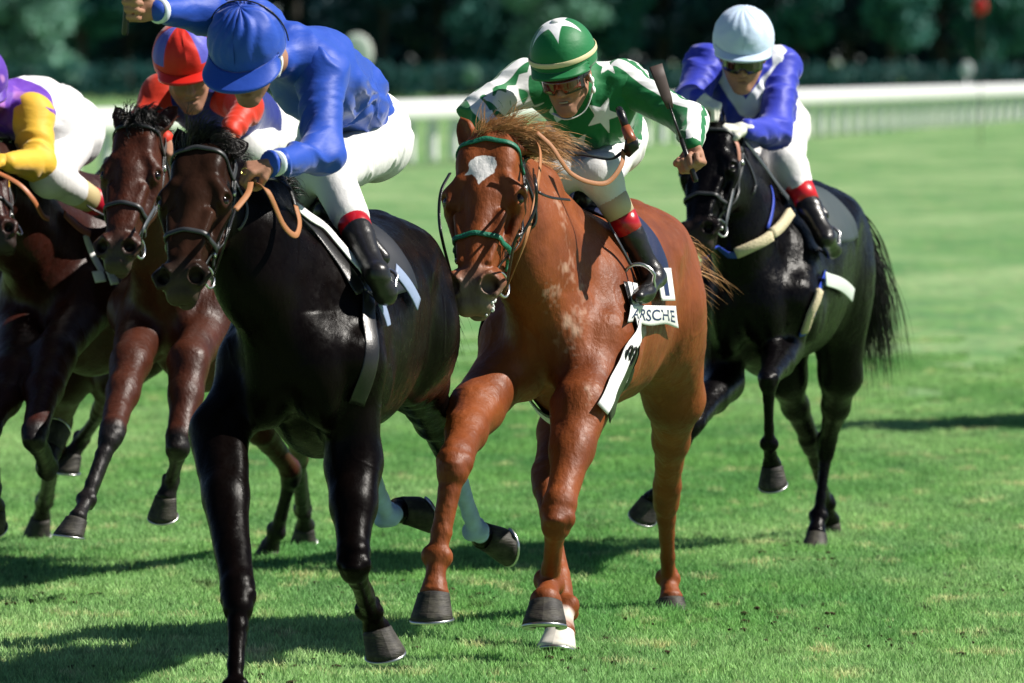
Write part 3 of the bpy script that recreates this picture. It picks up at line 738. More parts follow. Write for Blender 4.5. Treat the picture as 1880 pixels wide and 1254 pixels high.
# ------------------------------------------------------------------ riders
def rider_head(f, h):
    p, k = h.p, h.k
    f.ell(p(0, -.01, .03), h, (.077, .098, .105), .03)
    f.ell(p(0, .040, -.035), h, (.060, .056, .085), .03)
    for s in (-1, 1):
        f.cone(p(s*.052, .015, -.055), p(s*.020, .078, -.108), .022*k, .018*k, .025)
        f.ell(p(s*.036, .070, -.028), h, (.025, .024, .028), .02)
        f.ell(p(s*.081, -.005, -.008), h, (.009, .020, .033), .010)
        f.ell(p(s*.012, .106, -.038), h, (.009, .011, .008), .008)
    f.ell(p(0, .086, -.112), h, (.024, .018, .020), .02)
    f.cone(p(-.042, .083, .022), p(.042, .083, .022), .013*k, .013*k, .02)
    f.cone(p(0, .094, .008), p(0, .120, -.034), .010*k, .0125*k, .014)
    for s in (-1, 1): f.ell(p(s*.031, .108, .004), h, (.017, .012, .011), .012, 's')
    f.ell(p(0, .093, -.064), h, (.028, .012, .008), .008); f.ell(p(0, .091, -.084), h, (.024, .012, .009), .008)
    f.ell(p(0, .108, -.074), h, (.021, .024, .0065), .005, 's')
def hand(f, wrist, dr, palm, k=1.0, curl=(70, 85, 45), spread=.021, thumb=1, tcurl=.6):
    """palm, four unequal bent fingers and a thumb leaving the side of the palm; palm = the way the palm faces"""
    dr = nrm(dr); palm = nrm(palm-dr*(palm@dr)); sd = np.cross(dr, palm)*thumb
    f.ell(wrist+dr*.045*k, np.stack([dr, sd, palm], 1), (.050*k, .042*k, .019*k), .02)
    for i in range(4):
        o = (1.5-i)*spread; L = (.040, .045, .042, .033)[i]*k
        kn = wrist+dr*(.084-.004*abs(i-1)*1.2)*k+sd*o*k-palm*.006*k
        f.cone(wrist+dr*.03*k+sd*o*k*.6, kn, .013*k, .0125*k, .008)
        a = 0; q = kn; rad = .0118*k
        for j, (c_, l) in enumerate(zip(curl, (L, L*.68, L*.5))):
            a += R(c_*(1+.06*(i-1.5))); q2 = q+(dr*math.cos(a)+palm*math.sin(a))*l
            f.cone(q, q2, rad, rad*.93, .0035); q, rad = q2, rad*.93
    t0 = wrist+dr*.022*k+sd*.030*k; t1 = t0+(dr*.7+sd*.5+palm*.4)*.036*k; t2 = t1+nrm(dr*.55+palm*.9-sd*.25*tcurl)*.032*k; t3 = t2+nrm(dr*.2+palm*.6-sd*1.0*tcurl)*.024*k
    f.chain([t0, t1, t2, t3], [.016*k, .0135*k, .012*k, .0105*k], .006)
    return wrist+dr*.088*k+palm*.024*k, sd      # centre of the grip and its axis
def folds(V, N, amp, fq, seed, ax=(1, 1, 1)):
    n = 1-np.abs(vnoise(V*A(*ax)*fq+vnoise(V*fq*.5, seed+5)[:, None]*.8, seed))*2; m = 1-np.abs(vnoise(V*A(*ax)*fq*2.1, seed+1))*2
    g = .5+.5*vnoise(V*6, seed+9)
    return V+N*(amp*(n*.7+m*.3)*(.35+g))[:, None]
def drape_folds(V, N, amp, a, b, ring, along, seed):
    """folds of thin cloth pulled between a and b: ring = creases across the limb, along = creases that run with it"""
    ax = nrm(b-a); t = (V-a)@ax; D = V-a-np.outer(t, ax); w = vnoise(V*7, seed+3)
    q = D*along+np.outer(t*ring+w*1.3, ax+A(.3, .1, -.2)); r1 = 1-np.abs(vnoise(q, seed))*2.2; r2 = 1-np.abs(vnoise(q*2.3+5, seed+1))*2.2
    g = np.clip(.55+.9*vnoise(V*5.5, seed+7), .1, 1.4)
    return V+N*(amp*(r1*.82+r2*.18)*g)[:, None]
def cloth(name, f, vox, m, parent, amp=.005, fq=9, seed=0, ax=(1, 1, 1), attrs=None, clip=None, pull=None):
    V, Q = f.mesh(vox); N = vnormals(V, Q); at = {k: fn(V) for k, fn in (attrs or {}).items()}
    if pull: return obj(name, drape_folds(V, N, amp, *pull, seed), Q, m, parent, at)
    V2 = folds(V, N, amp, fq, seed, ax) if amp else V
    return obj(name, V2, Q, m, parent, at)
def star5(V, c, n, r, rot=0.0, upv=(0, 0, 1), depth=.12):
    n = nrm(n); u = nrm(A(*upv)-n*(A(*upv)@n)); w_ = np.cross(n, u); D = V-c
    x, y = D@w_, D@u; a = np.arctan2(x, y)+rot; a = np.abs((a+math.pi/5) % (2*math.pi/5)-math.pi/5); q = np.hypot(x, y)
    # signed distance to a five pointed star edge
    ri = r*.42; p1 = A(r, 0); p2 = A(ri*math.cos(math.pi/5), ri*math.sin(math.pi/5)); e = p2-p1; nn = nrm(A(-e[1], e[0]))
    if nn@(-p1) < 0: nn = -nn
    d = (q*np.cos(a)-p1[0])*nn[0]+(q*np.sin(a)-p1[1])*nn[1]
    return np.where(np.abs(D@n) < depth, d, -.05)
def helmet(h, m, parent, radii=(.119, .144, .126), zc=.045, peak=.055, peak_m=None, attrs=None, wr=0, seed=0, peak_w=62, droop=.012):
    G = []; n = 72; rows = 34
    for i in range(rows+1):
        t = i/rows; th = t*(math.pi/2+.22)
        row = []
        for j in range(n+1):
            a = 2*math.pi*j/n; sx, sy = math.sin(a), math.cos(a)
            st = math.sin(th)**.92 if th < math.pi/2 else math.sin(th); z = math.cos(th)
            r = 1.0
            if wr: 
                r += wr*(math.sin(t*math.pi)**.5)*(abs(math.sin(a*6.5+math.sin(t*7+seed)+vnoise(A(a*1.3, t*3, 0)[None], seed)[0]*2))-.5)*(1 if t < .8 else .3)
            row.append(h.p(radii[0]*sx*st*r, radii[1]*sy*st*r-.004, zc+radii[2]*z*r+(.0 if th < 1.5 else 0)))
        G.append(row)
    G = np.array(G); c = h.p(0, 0, zc)
    mb = MB(); mb.grid(G)
    inner = c+(G-c)*.955; mb.put(inner.reshape(-1, 3), [(i*(n+1)+j, (i+1)*(n+1)+j, (i+1)*(n+1)+j+1, i*(n+1)+j+1) for i in range(rows) for j in range(n)])
    o = rows*(n+1); mb.F += [(o+j, o+j+1, o+j+1+(rows+1)*(n+1), o+j+(rows+1)*(n+1)) for j in range(n)]
    V = np.array(mb.V); at = {k: fn(h.loc(V)) for k, fn in (attrs or {}).items()}
    hel = mb.build('helmet', m, parent, at)
    if peak:
        top = []
        for i in range(9):
            row = []; t = i/8
            for j in range(25):
                b = -1+2*j/24; a = R(peak_w)*b; ext = peak*(1-abs(b)**2.6)
                rx, ry = radii[0]*1.01, radii[1]*1.01
                row.append(h.p((rx+ext*t*.8)*math.sin(a), (ry+ext*t)*math.cos(a)-.006, zc-.012-droop*t-.022*b*b*t+.01*b*b))
            top.append(row)
        top = np.array(top); nr = np.tile(h.d(0, 0, 1), (9, 25, 1))
        thicken(top, nr, .007*h.k).build('peak', peak_m or m, parent)
    return hel
def helmet_band(h, m, parent, radii=(.119, .144, .126), zc=.045, z=.06, w_=.013, tilt=0.0, off=.003, name='cap_band'):
    pts, Ns = [], []
    for j in range(48):
        a = 2*math.pi*j/48; zz = z+tilt*math.cos(a); ct = (zz-zc)/radii[2]; st = math.sqrt(max(1-ct*ct, .01))**.92
        pts.append(h.p((radii[0]*st+off)*math.sin(a), (radii[1]*st+off)*math.cos(a)-.004, zz)); Ns.append(h.d(math.sin(a), math.cos(a), ct*.6))
    return MB().strap(pts, Ns, w_*h.k, .004, closed=True).build(name, m, parent)
def goggles(h, parent, lens_m, frame_m):
    T = []
    for j in range(21):
        a = R(-66+132*j/20); T.append((math.sin(a), math.cos(a)))
    G = np.array([[h.p(.080*x, .114*y+.010-.0, z*(1 if abs(x) > .16 or z > 0 else .45)+.004) for (x, y) in T] for z in np.linspace(-.036, .024, 7)])
    N = np.array([[h.d(x, y, 0) for (x, y) in T]]*7)
    g = thicken(G+N*.004, N, .004).build('goggles', frame_m, parent)
    G2 = np.array([[h.p(.083*x, .118*y+.010, z*(1 if abs(x) > .16 or z > 0 else .45)+.004) for (x, y) in T[2:-2]] for z in np.linspace(-.028, .016, 5)])
    N2 = N[:5, 2:-2]
    l = thicken(G2+N2*.004, N2, .003).build('lens', lens_m, None); V = np.array([v.co[:] for v in l.data.vertices])-np.array(parent.matrix_world.translation); l.data.vertices.foreach_set('co', V.ravel()); l.parent = g
    for q in (-1, 1):
        pts = [h.p(q*.076, .055, .006), h.p(q*.088, .01, .012), h.p(q*.09, -.04, .03)]
        MB().strap(spline(pts, 5), [h.d(q, .3, 0)]*11, .018*h.k, .003).build('goggle_strap', frame_m, parent)
def rider(sp, hs=None):
    j = {k: P(*v) for k, v in sp['j'].items()}; k = sp.get('k', 1.1)
    if hs:
        for nm, dd in (('knL', .085), ('anL', .065), ('toL', .05), ('knR', .05)): j[nm] = hs['f'].clear(j[nm], dd)
    x, y, z = euler_axes(*sp['face']); h = Frame(j['head'], x, y, z, k)
    T = thing('person', j['hips'], sp['label'], 'person', 'jockeys racing on horseback')
    body = Field(); rider_head(body, h)
    body.cone(h.p(0, -.02, -.05), j['neck'], .050*k, .060, .03)
    body.cone(j['neck'], j['chest'], .06, .10, .05).cone(j['chest'], j['hips'], .10, .09, .05)
    grips = {}
    for s in 'LR':
        body.chain([j['sh'+s], j['el'+s], j['wr'+s]], [.045, .036, .028], .03)
        body.cone(j['chest'], j['sh'+s], .08, .05, .04)
        body.cone(j['hips'], j['kn'+s], .08, .05, .04).cone(j['kn'+s], j['an'+s], .045, .03, .03)
        if 'hand'+s in sp:
            hd = sp['hand'+s]; f2 = Field() if hd.get('glove') else body
            body.cone(j['wr'+s], j['wr'+s]+nrm(A(*hd['dir']))*.02, .028, .027, .02) 
            grips[s] = hand(f2, j['wr'+s]+nrm(A(*hd['dir']))*.012, A(*hd['dir']), A(*hd['palm']), hd.get('k', 1.1), hd.get('curl', (70, 85, 45)), thumb=hd.get('thumb', 1))
            if hd.get('glove'):
                f2.cone(j['wr'+s], j['wr'+s]+nrm(A(*hd['dir']))*.03, .034, .033, .01)
                V, Q = f2.mesh(.0055); obj('glove', V, Q, hd['glove'], T)
                f3 = Field(); hand(f3, j['wr'+s]+nrm(A(*hd['dir']))*.012, A(*hd['dir']), A(*hd['palm']), hd.get('k', 1.1)*.86, hd.get('curl', (70, 85, 45)), thumb=hd.get('thumb', 1)); body.add(f3)
    V, Q = body.mesh(sp.get('vox', .0055)); obj('body', V, Q, sp.get('skin', skin), T)
    for q in (-1, 1): MB().ball(h.p(q*.031, .0865, .004), .0125*k, n=8).build('eye', eye_m, T)
    # silks
    r = sp.get('r', 1.0); tor = Field()
    up = A(0, 0, 1)
    tor.cone(j['shL'], j['shR'], .076*r, .076*r, .06)
    tor.cone(j['neck']+A(0, .02, -.01), j['chest'], .085*r, .150*r, .08).cone(j['chest'], j['waist'], .150*r, .138*r, .08).cone(j['waist'], j['hips'], .138*r, .125*r, .06)
    tor.cone(j['shL'], j['waist'], .07*r, .10*r, .07).cone(j['shR'], j['waist'], .07*r, .10*r, .07)
    # a standing collar opening for the neck
    tor.cone(j['neck']*.6+h.p(0, -.03, -.07)*.4, j['neck'], .066, .075, .03)
    cloth('jacket', tor, sp.get('cv', .008), sp['silk'], T, sp.get('amp', .006)*1.2, 9, sp.get('seed', 1), attrs=sp.get('jattrs'), pull=(j['neck'], j['hips'], 2.6, 13.0))
    for s in 'LR':
        if s in sp.get('skip', ''): continue
        e = Field(); sh, el, wr = j['sh'+s], j['el'+s], j['wr'+s]
        inn = sh+(j['chest']-sh)*.12
        e.cone(inn, sh, .080*r, .083*r, .03).cone(sh, el, .082*r, sp.get('elr', .066)*r, .05).cone(el, wr, .066*r, .040*r, .05)
        cloth('sleeve', e, sp.get('cv', .008)*.9, sp.get('sleeve', sp['silk']), T, sp.get('amp', .006)*1.5, 13, sp.get('seed', 1)+3, attrs={k_: (lambda V, fn=fn, s=s: fn(V, s, sh, el, wr)) for k_, fn in sp.get('sattrs', {}).items()}, pull=(sh, wr, 13.0, 7.0))
        if 'cuff' in sp:
            d = nrm(wr-el); MB().tube([wr-d*.012, wr+d*.004, wr+d*.014], [.043, .045, .042], 20).build('cuff', sp['cuff'], T)
    # breeches
    b = Field(); b.ell(j['hips'], np.eye(3), (.155*r, .15*r, .135*r), .05)
    for s in 'LR':
        hp, kn, an = j['hip'+s], j['kn'+s], j['an'+s]; c0 = sp.get('cut', .22)
        b.cone(j['hips'], hp, .12, .125*r, .05).cone(hp, kn, .118*r, .080*r, .07).cone(kn, kn+(an-kn)*c0, .078*r, .066*r, .04)
    cloth('breeches', b, .009, sp.get('breeches', white_cloth), T, .007, 10, 31, pull=(j['hipL'], j['knL'], 16.0, 8.0))
    for s in 'LR':
        kn, an, to = j['kn'+s], j['an'+s], j['to'+s]; d = an-kn; n_ = nrm(d)
        c0 = sp.get('cut', .22)
        for (a0, a1, nm, mm) in sp['bands']:
            rr = lambda t: (.070-.026*t)*r
            MB().tube([kn+d*(a0-.0), kn+d*(a0+.01), kn+d*(a0+a1)/2, kn+d*a1], [rr(a0)*.9, rr(a0)*1.03, rr((a0+a1)/2)*1.04, rr(a1)*1.0], 28).build(nm, mm, T)
        bt = Field(); a1 = sp['bands'][-1][1]; ft = nrm(to-an)
        bt.cone(kn+d*(a1-.02), kn+d*.62, (.066-.026*a1)*r, .052*r, .02).cone(kn+d*.6, an, .052*r, .040*r, .02)
        he = an+n_*.035-ft*.025
        bt.cone(an, he, .040, .034, .03).cone(he+ft*.02, an+(to-an)*.7+n_*.02, .036, .036, .03, flat=(n_, .8)).cone(an+(to-an)*.7+n_*.02, to, .036, .026, .03, flat=(n_, .8))
        cloth('boot', bt, .007, sp.get('boot', leather), T, .003, 14, 4, ax=(.4, .4, 2))
    return dict(T=T, h=h, j=j, grips=grips)
def satin(name, base, masks=(), rough=.42, **kw):
    return mat(name, base, rough+.10, .28, sheen=.22, bump=[(14, .003, (1, .5, 1.8)), (900, .00015, one)], masks=masks, **kw)
def whip(label, grip, axis, L, flap=True, back=.10):
    T = thing('whip', grip, label, 'whip', 'whips held by the jockeys'); ax = nrm(axis)
    MB().tube([grip-ax*back, grip-ax*(back-.01), grip, grip+ax*.11], [.009, .0125, .010, .009], 10).build('handle', leather, T)
    MB().tube([grip+ax*.11, grip+ax*L*.6, grip+ax*L], [.0055, .0045, .004], 8).build('shaft', leather, T)
    if flap:
        n = nrm(np.cross(ax, A(.4, -1, .1))); MB().strap([grip+ax*(L-.02), grip+ax*(L+.02), grip+ax*(L+.10), grip+ax*(L+.15)], [np.cross(ax, n)]*4, .05, .008, scale=[.5, .8, 1, 1.1]).build('flap', mat('whip_flap', (.045, .025, .02), .6), T)
    return T
# ------------------------------------------------------------------ coats
ZN = ((20, .006, (1, 1, .4)), (70, .0022, (1, 1, .6)), (520, .0005, (1, 1, .35)))
coat4 = mat('chestnut_coat', (.215, .054, .012), .5, .24, coat=.03, coat_r=.35, var=.16, vscale=7, tint=((.16, .038, .009), 4), bump=ZN, rvar=.10,
    masks=[('muzzle', (.22, .15, .115), .035), ('lather', (.44, .27, .19), .025), ('star', (.8, .78, .76), .0015), ('sock', (.74, .68, .60), .01), ('nostril', (.008, .003, .003), .004)])
coat3 = mat('dark_brown_coat', (.003, .0018, .0016), .32, .035, coat=.04, coat_r=.2, var=.3, vscale=8, bump=((12, .004, (1, 1, .35)), (60, .0012, (1, 1, .5)), (520, .0004, (1, 1, .35))), rvar=.10, masks=[('face', (.032, .014, .009), .05), ('muzzle', (.055, .038, .030), .04), ('bandage', (.42, .56, .80), .004), ('nostril', (.004, .002, .002), .004)])  # bandage blue is sky shade put into the colour of white cloth
coat2 = mat('bay_coat', (.050, .012, .005), .46, .22, coat=.05, coat_r=.3, var=.25, vscale=8, bump=ZN, rvar=.10, masks=[('muzzle', (.05, .034, .028), .05), ('points', (.008, .006, .006), .02), ('nostril', (.004, .002, .002), .004)])
coat1 = mat('dark_bay_coat', (.030, .006, .003), .46, .22, coat=.06, coat_r=.3, var=.3, vscale=8, bump=ZN, rvar=.10, masks=[('muzzle', (.03, .022, .02), .05), ('points', (.007, .005, .005), .02), ('nostril', (.004, .002, .002), .004)])
coat5 = mat('black_coat', (.0025, .002, .0025), .32, .08, coat=.08, coat_r=.2, var=.3, vscale=8, bump=ZN, rvar=.10, masks=[('muzzle', (.05, .035, .032), .05), ('nostril', (.004, .002, .002), .004)])
hair_black = mat('black_hair', (.010, .008, .008), .4, .5); hair_ginger = mat('ginger_hair', (.55, .29, .12), .5, .4, var=.35, vscale=60); hair_dark = mat('dark_brown_hair', (.012, .009, .008), .4, .5)
sock_hoof = mat('dusty_hoof', (.70, .66, .58), .6, .3, var=.2, vscale=20)
fwd = lambda a: (-math.sin(R(a)), -math.cos(R(a)), 0)
h4 = build_horse(dict(s=1.07, psi=13.2, bx=.90, o=(.245, 30.45), label='chestnut racehorse with a white star, galloping under the green and white jockey', coat=coat4, vox=.0065,
    poll=(892, 232, 29.62), muzzle=(857, 546, 29.24), face=15, hx=1.17, star=1, ears=[(-1, .9, .1, .35, .13), (1, .3, -.8, .5, .13)], nostril=1.15, neck=1.05,
    lather=[((1045, 490), .06), ((1025, 385), .05), ((1050, 600), .07), ((1078, 715), .03), ((1015, 545), .05), ((1060, 520), .05)],
    marks={'sock': lambda V, H, h, c: .058-np.minimum(segd(V, c[2][1]*.5+c[2][2]*.5, c[2][2]), 9)},
    fore=[dict(side=-1, j=[(872, 752, 29.8), (834, 850, 29.3), (802, 1022, 29.2), (797, 1086, 29.15)], down=(0, -.15, -1), k=1.05, top=.92),
          dict(side=1, j=[(1066, 745, 29.8), (1024, 952, 29.45), (1008, 1070, 29.65), (1002, 1104, 29.5)], down=(-.02, -.40, -.9), toe=(-.1, -1, .1), k=1.08, top=.95)],
    hind=[dict(side=-1, j=[(1040, 720, 31.2), (1000, 880, 30.7), (1036, 1115, 30.15), (1028, 1158, 30.05)], toe=(-.2, -1, 0), hoof_m=sock_hoof),
          dict(side=1, j=[(1238, 730, 31.6), (1222, 905, 32.1), (1226, 1062, 32.4), (1231, 1096, 32.35)], down=(.1, -.2, -1))]))
h3 = build_horse(dict(s=1.07, psi=10.5, o=(-.665, 28.15), label='nearly black racehorse with white hind bandages, carrying the jockey in royal blue', coat=coat3, vox=.0065,
    poll=(362, 250, 27.45), muzzle=(322, 526, 27.10), face=14, hx=1.12, ears=[(-1, .9, .0, .30, .13), (1, .55, -.4, .55, .11)], nostril=1.08, neck=1.1,
    marks={'face': lambda V, H, h, c: .24-np.linalg.norm((h.loc(V)-A(.02, .28, -.05))*A(1.6, .8, 1.2), axis=1),
           'bandage': lambda V, H, h, c: np.max([.085-segd(V, c[i][0]*.65+c[i][1]*.35, c[i][1]*1.05-c[i][0]*.05) for i in (2, 3)], 0)},
    fore=[dict(side=-1, j=[(402, 790, 27.7), (437, 1102, 27.1), (432, 1262, 26.9), (430, 1303, 26.85)], k=.95, top=1.0),
          dict(side=1, j=[(650, 850, 27.8), (648, 1040, 27.5), (678, 1122, 27.9), (690, 1152, 27.95)], down=(.25, .1, -1), toe=(.3, -.9, 0), k=.95)],
    hind=[dict(side=-1, j=[(640, 735, 29.6), (672, 848, 30.3), (710, 948, 30.6), (736, 936, 30.75)], down=(.95, .5, .12), toe=(.1, -.3, -1)),
          dict(side=1, j=[(765, 705, 29.6), (832, 850, 30.4), (874, 975, 30.7), (888, 984, 30.85)], down=(.75, .5, -.12), toe=(.2, -.3, -1))]))
h5 = build_horse(dict(s=1.07, psi=13.5, bx=.90, o=(1.125, 35.2), label='black racehorse with sheepskin breast strap, rightmost, under the pale blue cap', coat=coat5, vox=.009,
    poll=(1300, 222, 34.6), muzzle=(1268, 436, 34.25), face=27, hx=1.22, ears=[(-1, .7, -.3, .5, .13), (1, .4, -.6, .5, .13)],
    fore=[dict(side=-1, k=.84, j=[(1330, 700, 34.9), (1272, 775, 34.3), (1228, 880, 34.2), (1198, 915, 34.3)], down=(-.4, .3, -.9)),
          dict(side=1, k=.84, j=[(1440, 640, 34.9), (1410, 695, 34.3), (1412, 815, 34.4), (1418, 852, 34.5)], down=(.1, .25, -1))],
    hind=[dict(side=-1, k=.84, j=[(1440, 690, 36.3), (1488, 815, 36.7), (1518, 925, 37.2), (1524, 955, 37.3)]),
          dict(side=1, k=.84, j=[(1545, 690, 36.2), (1518, 815, 36.6), (1504, 948, 36.55), (1500, 978, 36.5)])]))
h2 = build_horse(dict(s=1.07, psi=22, o=(-1.27, 33.7), label='bay racehorse with pricked ears, under the jockey in the red and blue cap', coat=coat2, vox=.009, points=1,
    poll=(250, 208, 32.65), muzzle=(205, 470, 32.28), face=12, ears=[(-1, .85, -.1, .42, .15), (1, .85, -.1, .42, .15)],
    fore=[dict(side=-1, k=.84, j=[(240, 665, 32.9), (204, 800, 32.4), (158, 918, 32.2), (143, 950, 32.1)], down=(-.25, -.25, -1), toe=(-.5, -.8, .1)),
          dict(side=1, k=.84, j=[(345, 665, 32.9), (327, 820, 32.6), (312, 885, 32.9), (306, 908, 32.9)], down=(-.05, .3, -1))],
    hind=[dict(side=-1, k=.84, j=[(430, 720, 34.6), (535, 868, 35.4), (507, 975, 35.6), (496, 1003, 35.65)]),
          dict(side=1, k=.84, j=[(560, 720, 34.8), (545, 850, 35.9), (555, 940, 36.4), (560, 965, 36.5)])]))
h1 = build_horse(dict(s=1.12, psi=28, o=(-1.77, 34.4), label='dark bay racehorse cut off by the left edge, under the yellow sleeved jockey', coat=coat1, vox=.009, points=1,
    poll=(-72, 250, 33.3), muzzle=(-2, 440, 32.95), face=5, ears=[(-1, .6, -.5, .42, .15), (1, .6, -.5, .42, .15)],
    fore=[dict(side=-1, k=.84, j=[(20, 690, 33.4), (-22, 800, 33.0), (-15, 900, 33.3), (-10, 930, 33.4)]),
          dict(side=1, k=.84, j=[(96, 655, 33.5), (62, 805, 32.9), (85, 862, 33.3), (92, 830, 33.35)], down=(.2, .6, .6), toe=(0, -.5, .8))],
    hind=[dict(side=-1, k=.84, j=[(120, 700, 35.6), (92, 860, 36.3), (78, 925, 36.9), (76, 948, 36.95)]),
          dict(side=1, k=.84, j=[(215, 690, 35.4), (185, 755, 35.9), (147, 808, 36.2), (134, 832, 36.2)], down=(-.2, -.1, -1))]))
# manes, forelocks, tails
def hl(h, *a): return h.p(*a)
H4, H3, H2, H5, H1 = h4['h'], h3['h'], h2['h'], h5['h'], h1['h']
def mane(hs, m, dirs, L, n, name='mane', **k):
    h, H = hs['h'], hs['H']; a, b = h.p(0, .0, -.16), H.p(0, .10, 1.50)
    roots = hs['f'].project([a+(b-a)*t+A(0, 0, .06) for t in np.linspace(0, .75, 7)], 0)[0]
    return strands(name, roots, [A(*dirs)]*7, [L]*7, n, m, hs['T'], **k)
fl = [H4.p(-.03, .03, -.05), H4.p(.0, -.02, -.08), H4.p(.06, -.01, -.12), H4.p(.09, .0, -.16)]
strands('forelock', fl, [A(.25, -.2, 1.0), A(.7, -.1, .75), A(1, 0, .55), A(1, .1, .45)], [.13, .18, .22, .22], 1100, hair_ginger, h4['T'], spread=.16, droop=1.1, jitter=.014, rad=.0014)
strands('forelock', fl[1:], [A(.5, 0, 1), A(1, 0, 1), A(1, 0, .9)], [.12, .15, .2], 45, hair_ginger, h4['T'], spread=.3, droop=.4, jitter=.014, rad=.0016)
mane(h4, hair_ginger, (.6, .5, .5), .12, 260, spread=.25, droop=1.2, rad=.0016)
fl3 = [H3.p(-.04, .02, -.04), H3.p(.0, -.02, -.06), H3.p(.05, .0, -.08)]
strands('forelock', fl3, [A(.0, 0, 1), A(.5, 0, 1), A(.8, 0, .7)], [.10, .13, .12], 1000, hair_dark, h3['T'], spread=.2, droop=1.9, jitter=.018, rad=.0015)
mane(h3, hair_dark, (.5, .5, .5), .12, 300, spread=.25, droop=2.0, rad=.0018)
fl2 = [H2.p(-.05, .03, -.04), H2.p(0, .0, -.04), H2.p(.05, .03, -.05)]
strands('forelock', fl2, [A(-.1, -.3, 1), A(0, -.3, 1), A(.3, -.3, 1)], [.09, .11, .10], 800, hair_black, h2['T'], spread=.3, droop=2.4, jitter=.018, rad=.002)
mane(h2, hair_black, (.4, .3, .8), .14, 320, spread=.35, droop=1.2, rad=.0022)
mane(h5, hair_black, (-.9, .2, .3), .18, 300, spread=.35, droop=1.0, rad=.0024)
mane(h1, hair_black, (-.5, .4, .4), .16, 200, spread=.35, droop=1.0, rad=.0024)
def tail(hs, m, dirs, L, n, **k):
    H = hs['H']; r = hs['f'].project([H.p(0, -1.12, 1.40), H.p(0, -1.15, 1.36), H.p(0, -1.17, 1.32)], 0)[0]
    return strands('tail', r, [A(*d) for d in dirs], [L]*3, n, m, hs['T'], **k)
tail(h4, hair_ginger, [(.9, .5, .12), (.8, .8, .0), (.6, .8, -.2)], .44, 300, spread=.13, droop=.9, rad=.0019, seg=10, jitter=.014, curl=.09)
tail(h3, hair_dark, [(.3, 1, .1)]*3, .7, 300, spread=.12, droop=1.2, rad=.0025, seg=10)
tail(h5, hair_black, [(.55, .9, .1), (.6, .8, 0), (.4, .8, -.1)], .86, 1800, spread=.13, droop=2.6, rad=.0028, seg=12, jitter=.02, curl=.03)
tail(h2, hair_black, [(.1, 1, .1)]*3, .8, 300, spread=.12, droop=1.5, rad=.003, seg=10)
tail(h1, hair_black, [(.1, 1, .1)]*3, .8, 300, spread=.12, droop=1.5, rad=.003, seg=10)
# ------------------------------------------------------------------ bridles and reins
green_band = mat('green_braid', (.008, .15, .085), .45, bump=[(110, .004, (1, 1, 1))]); blue_leather = mat('worn_black_leather', (.03, .032, .036), .42, .5); grey_rein = mat('grey_rein', (.05, .06, .07), .5)
b4 = bridle(h4, 'bridle of the chestnut horse with green braided browband and noseband', leather, green_band)
b3 = bridle(h3, 'plain black leather bridle on the nearly black horse under the blue jockey', blue_leather, ring=.036)
b2 = bridle(h2, 'slim dark bridle on the bay horse with pricked ears', blue_leather, brow_w=.016)
b5 = bridle(h5, 'black bridle with bright buckles on the rightmost black horse', blue_leather)
b1 = bridle(h1, 'dark bridle on the horse cut off by the left edge', blue_leather)
# ------------------------------------------------------------------ saddlery on the backs
def drape(name, hs, ys, angs, m, parent, off=.012, t_=.006, wav=.0, seed=0, attrs=None, flare=0):
    """a cloth patch lying on the barrel: ys forward positions, angs degrees down from the spine (positive = horse's left)"""
    H, f, s = hs['H'], hs['f'], hs['s']; G = np.array([[H.p(.42*math.sin(R(a)), y, 1.16+.42*math.cos(R(a))) for y in ys] for a in angs]); sh = G.shape
    q, N = f.project(G.reshape(-1, 3), off, 10); k = np.repeat(np.linspace(0, 1, sh[0]), sh[1])
    q = q+N*((vnoise(q*11, seed)*wav+wav)*(.3+k)+flare*k**4)[:, None]
    for _ in range(1):
        pass
    return thicken(q.reshape(sh), N.reshape(sh), t_).build(name, m, parent, attrs)
def saddle(hs, label, cloth_m, cx=-.12, left=True, under=None, leg=62, drop=78, edge=None, ylen=.42):
    H, f = hs['H'], hs['f']; T = thing('saddle', H.p(0, cx, 1.5), label, 'saddle', 'racing saddles and number cloths')
    drape('saddle_cloth', hs, np.linspace(cx+.06, cx-ylen, 16), np.linspace(-drop, drop, 44), cloth_m, T, .010, .005, .004, 1)
    if edge: 
        for q in (-1, 1): drape('cloth_border', hs, np.linspace(cx+.05, cx-ylen-.01, 16), q*np.linspace(drop-2, drop+9, 6), edge, T, .016, .004, .006, 2, flare=.01)
    if under: drape('front_pad', hs, np.linspace(cx+.14, cx+.06, 5), np.linspace(-drop+14, drop-14, 40), under, T, .014, .008, .002, 3)
    sd = Field()
    for q in (-1, 1):
        p0 = f.project([H.p(q*.20, cx-.05, 1.42)], .015)[0][0]
        sd.cone(f.project([H.p(q*.05, cx-.08, 1.58)], .025)[0][0], p0, .045, .028, .04)
    sd.cone(f.project([H.p(0, cx+.02, 1.6)], .045)[0][0], f.project([H.p(0, cx-.26, 1.6)], .05)[0][0], .04, .045, .05)
    cloth('seat', sd, .010, leather, T, 0)
    return T
def girth(T, hs, y, m, edge=None, w_=.075, yb=.0, a0=66, name='girth'):
    H, f = hs['H'], hs['f']; angs = np.linspace(-a0, -360+a0, 60)
    def ring(wd, o, n_, mm, tt):
        pts = [H.p(.42*math.sin(R(a)), y+yb*abs(math.cos(R(a/2)))*0, 1.14+.42*math.cos(R(a))) for a in angs]; q, N = f.project(pts, o, 10)
        for _ in range(4): q[1:-1] = q[1:-1]*.5+(q[:-2]+q[2:])*.25
        MB().strap(q, N, wd, tt).build(n_, mm, T)
    if edge: ring(w_*1.6, .006, name+'_edge', edge, .005)
    ring(w_, .011, name, m, .006)
white_strap = mat('white_webbing', (.78, .78, .76), .6, bump=[(200, .001, one)])
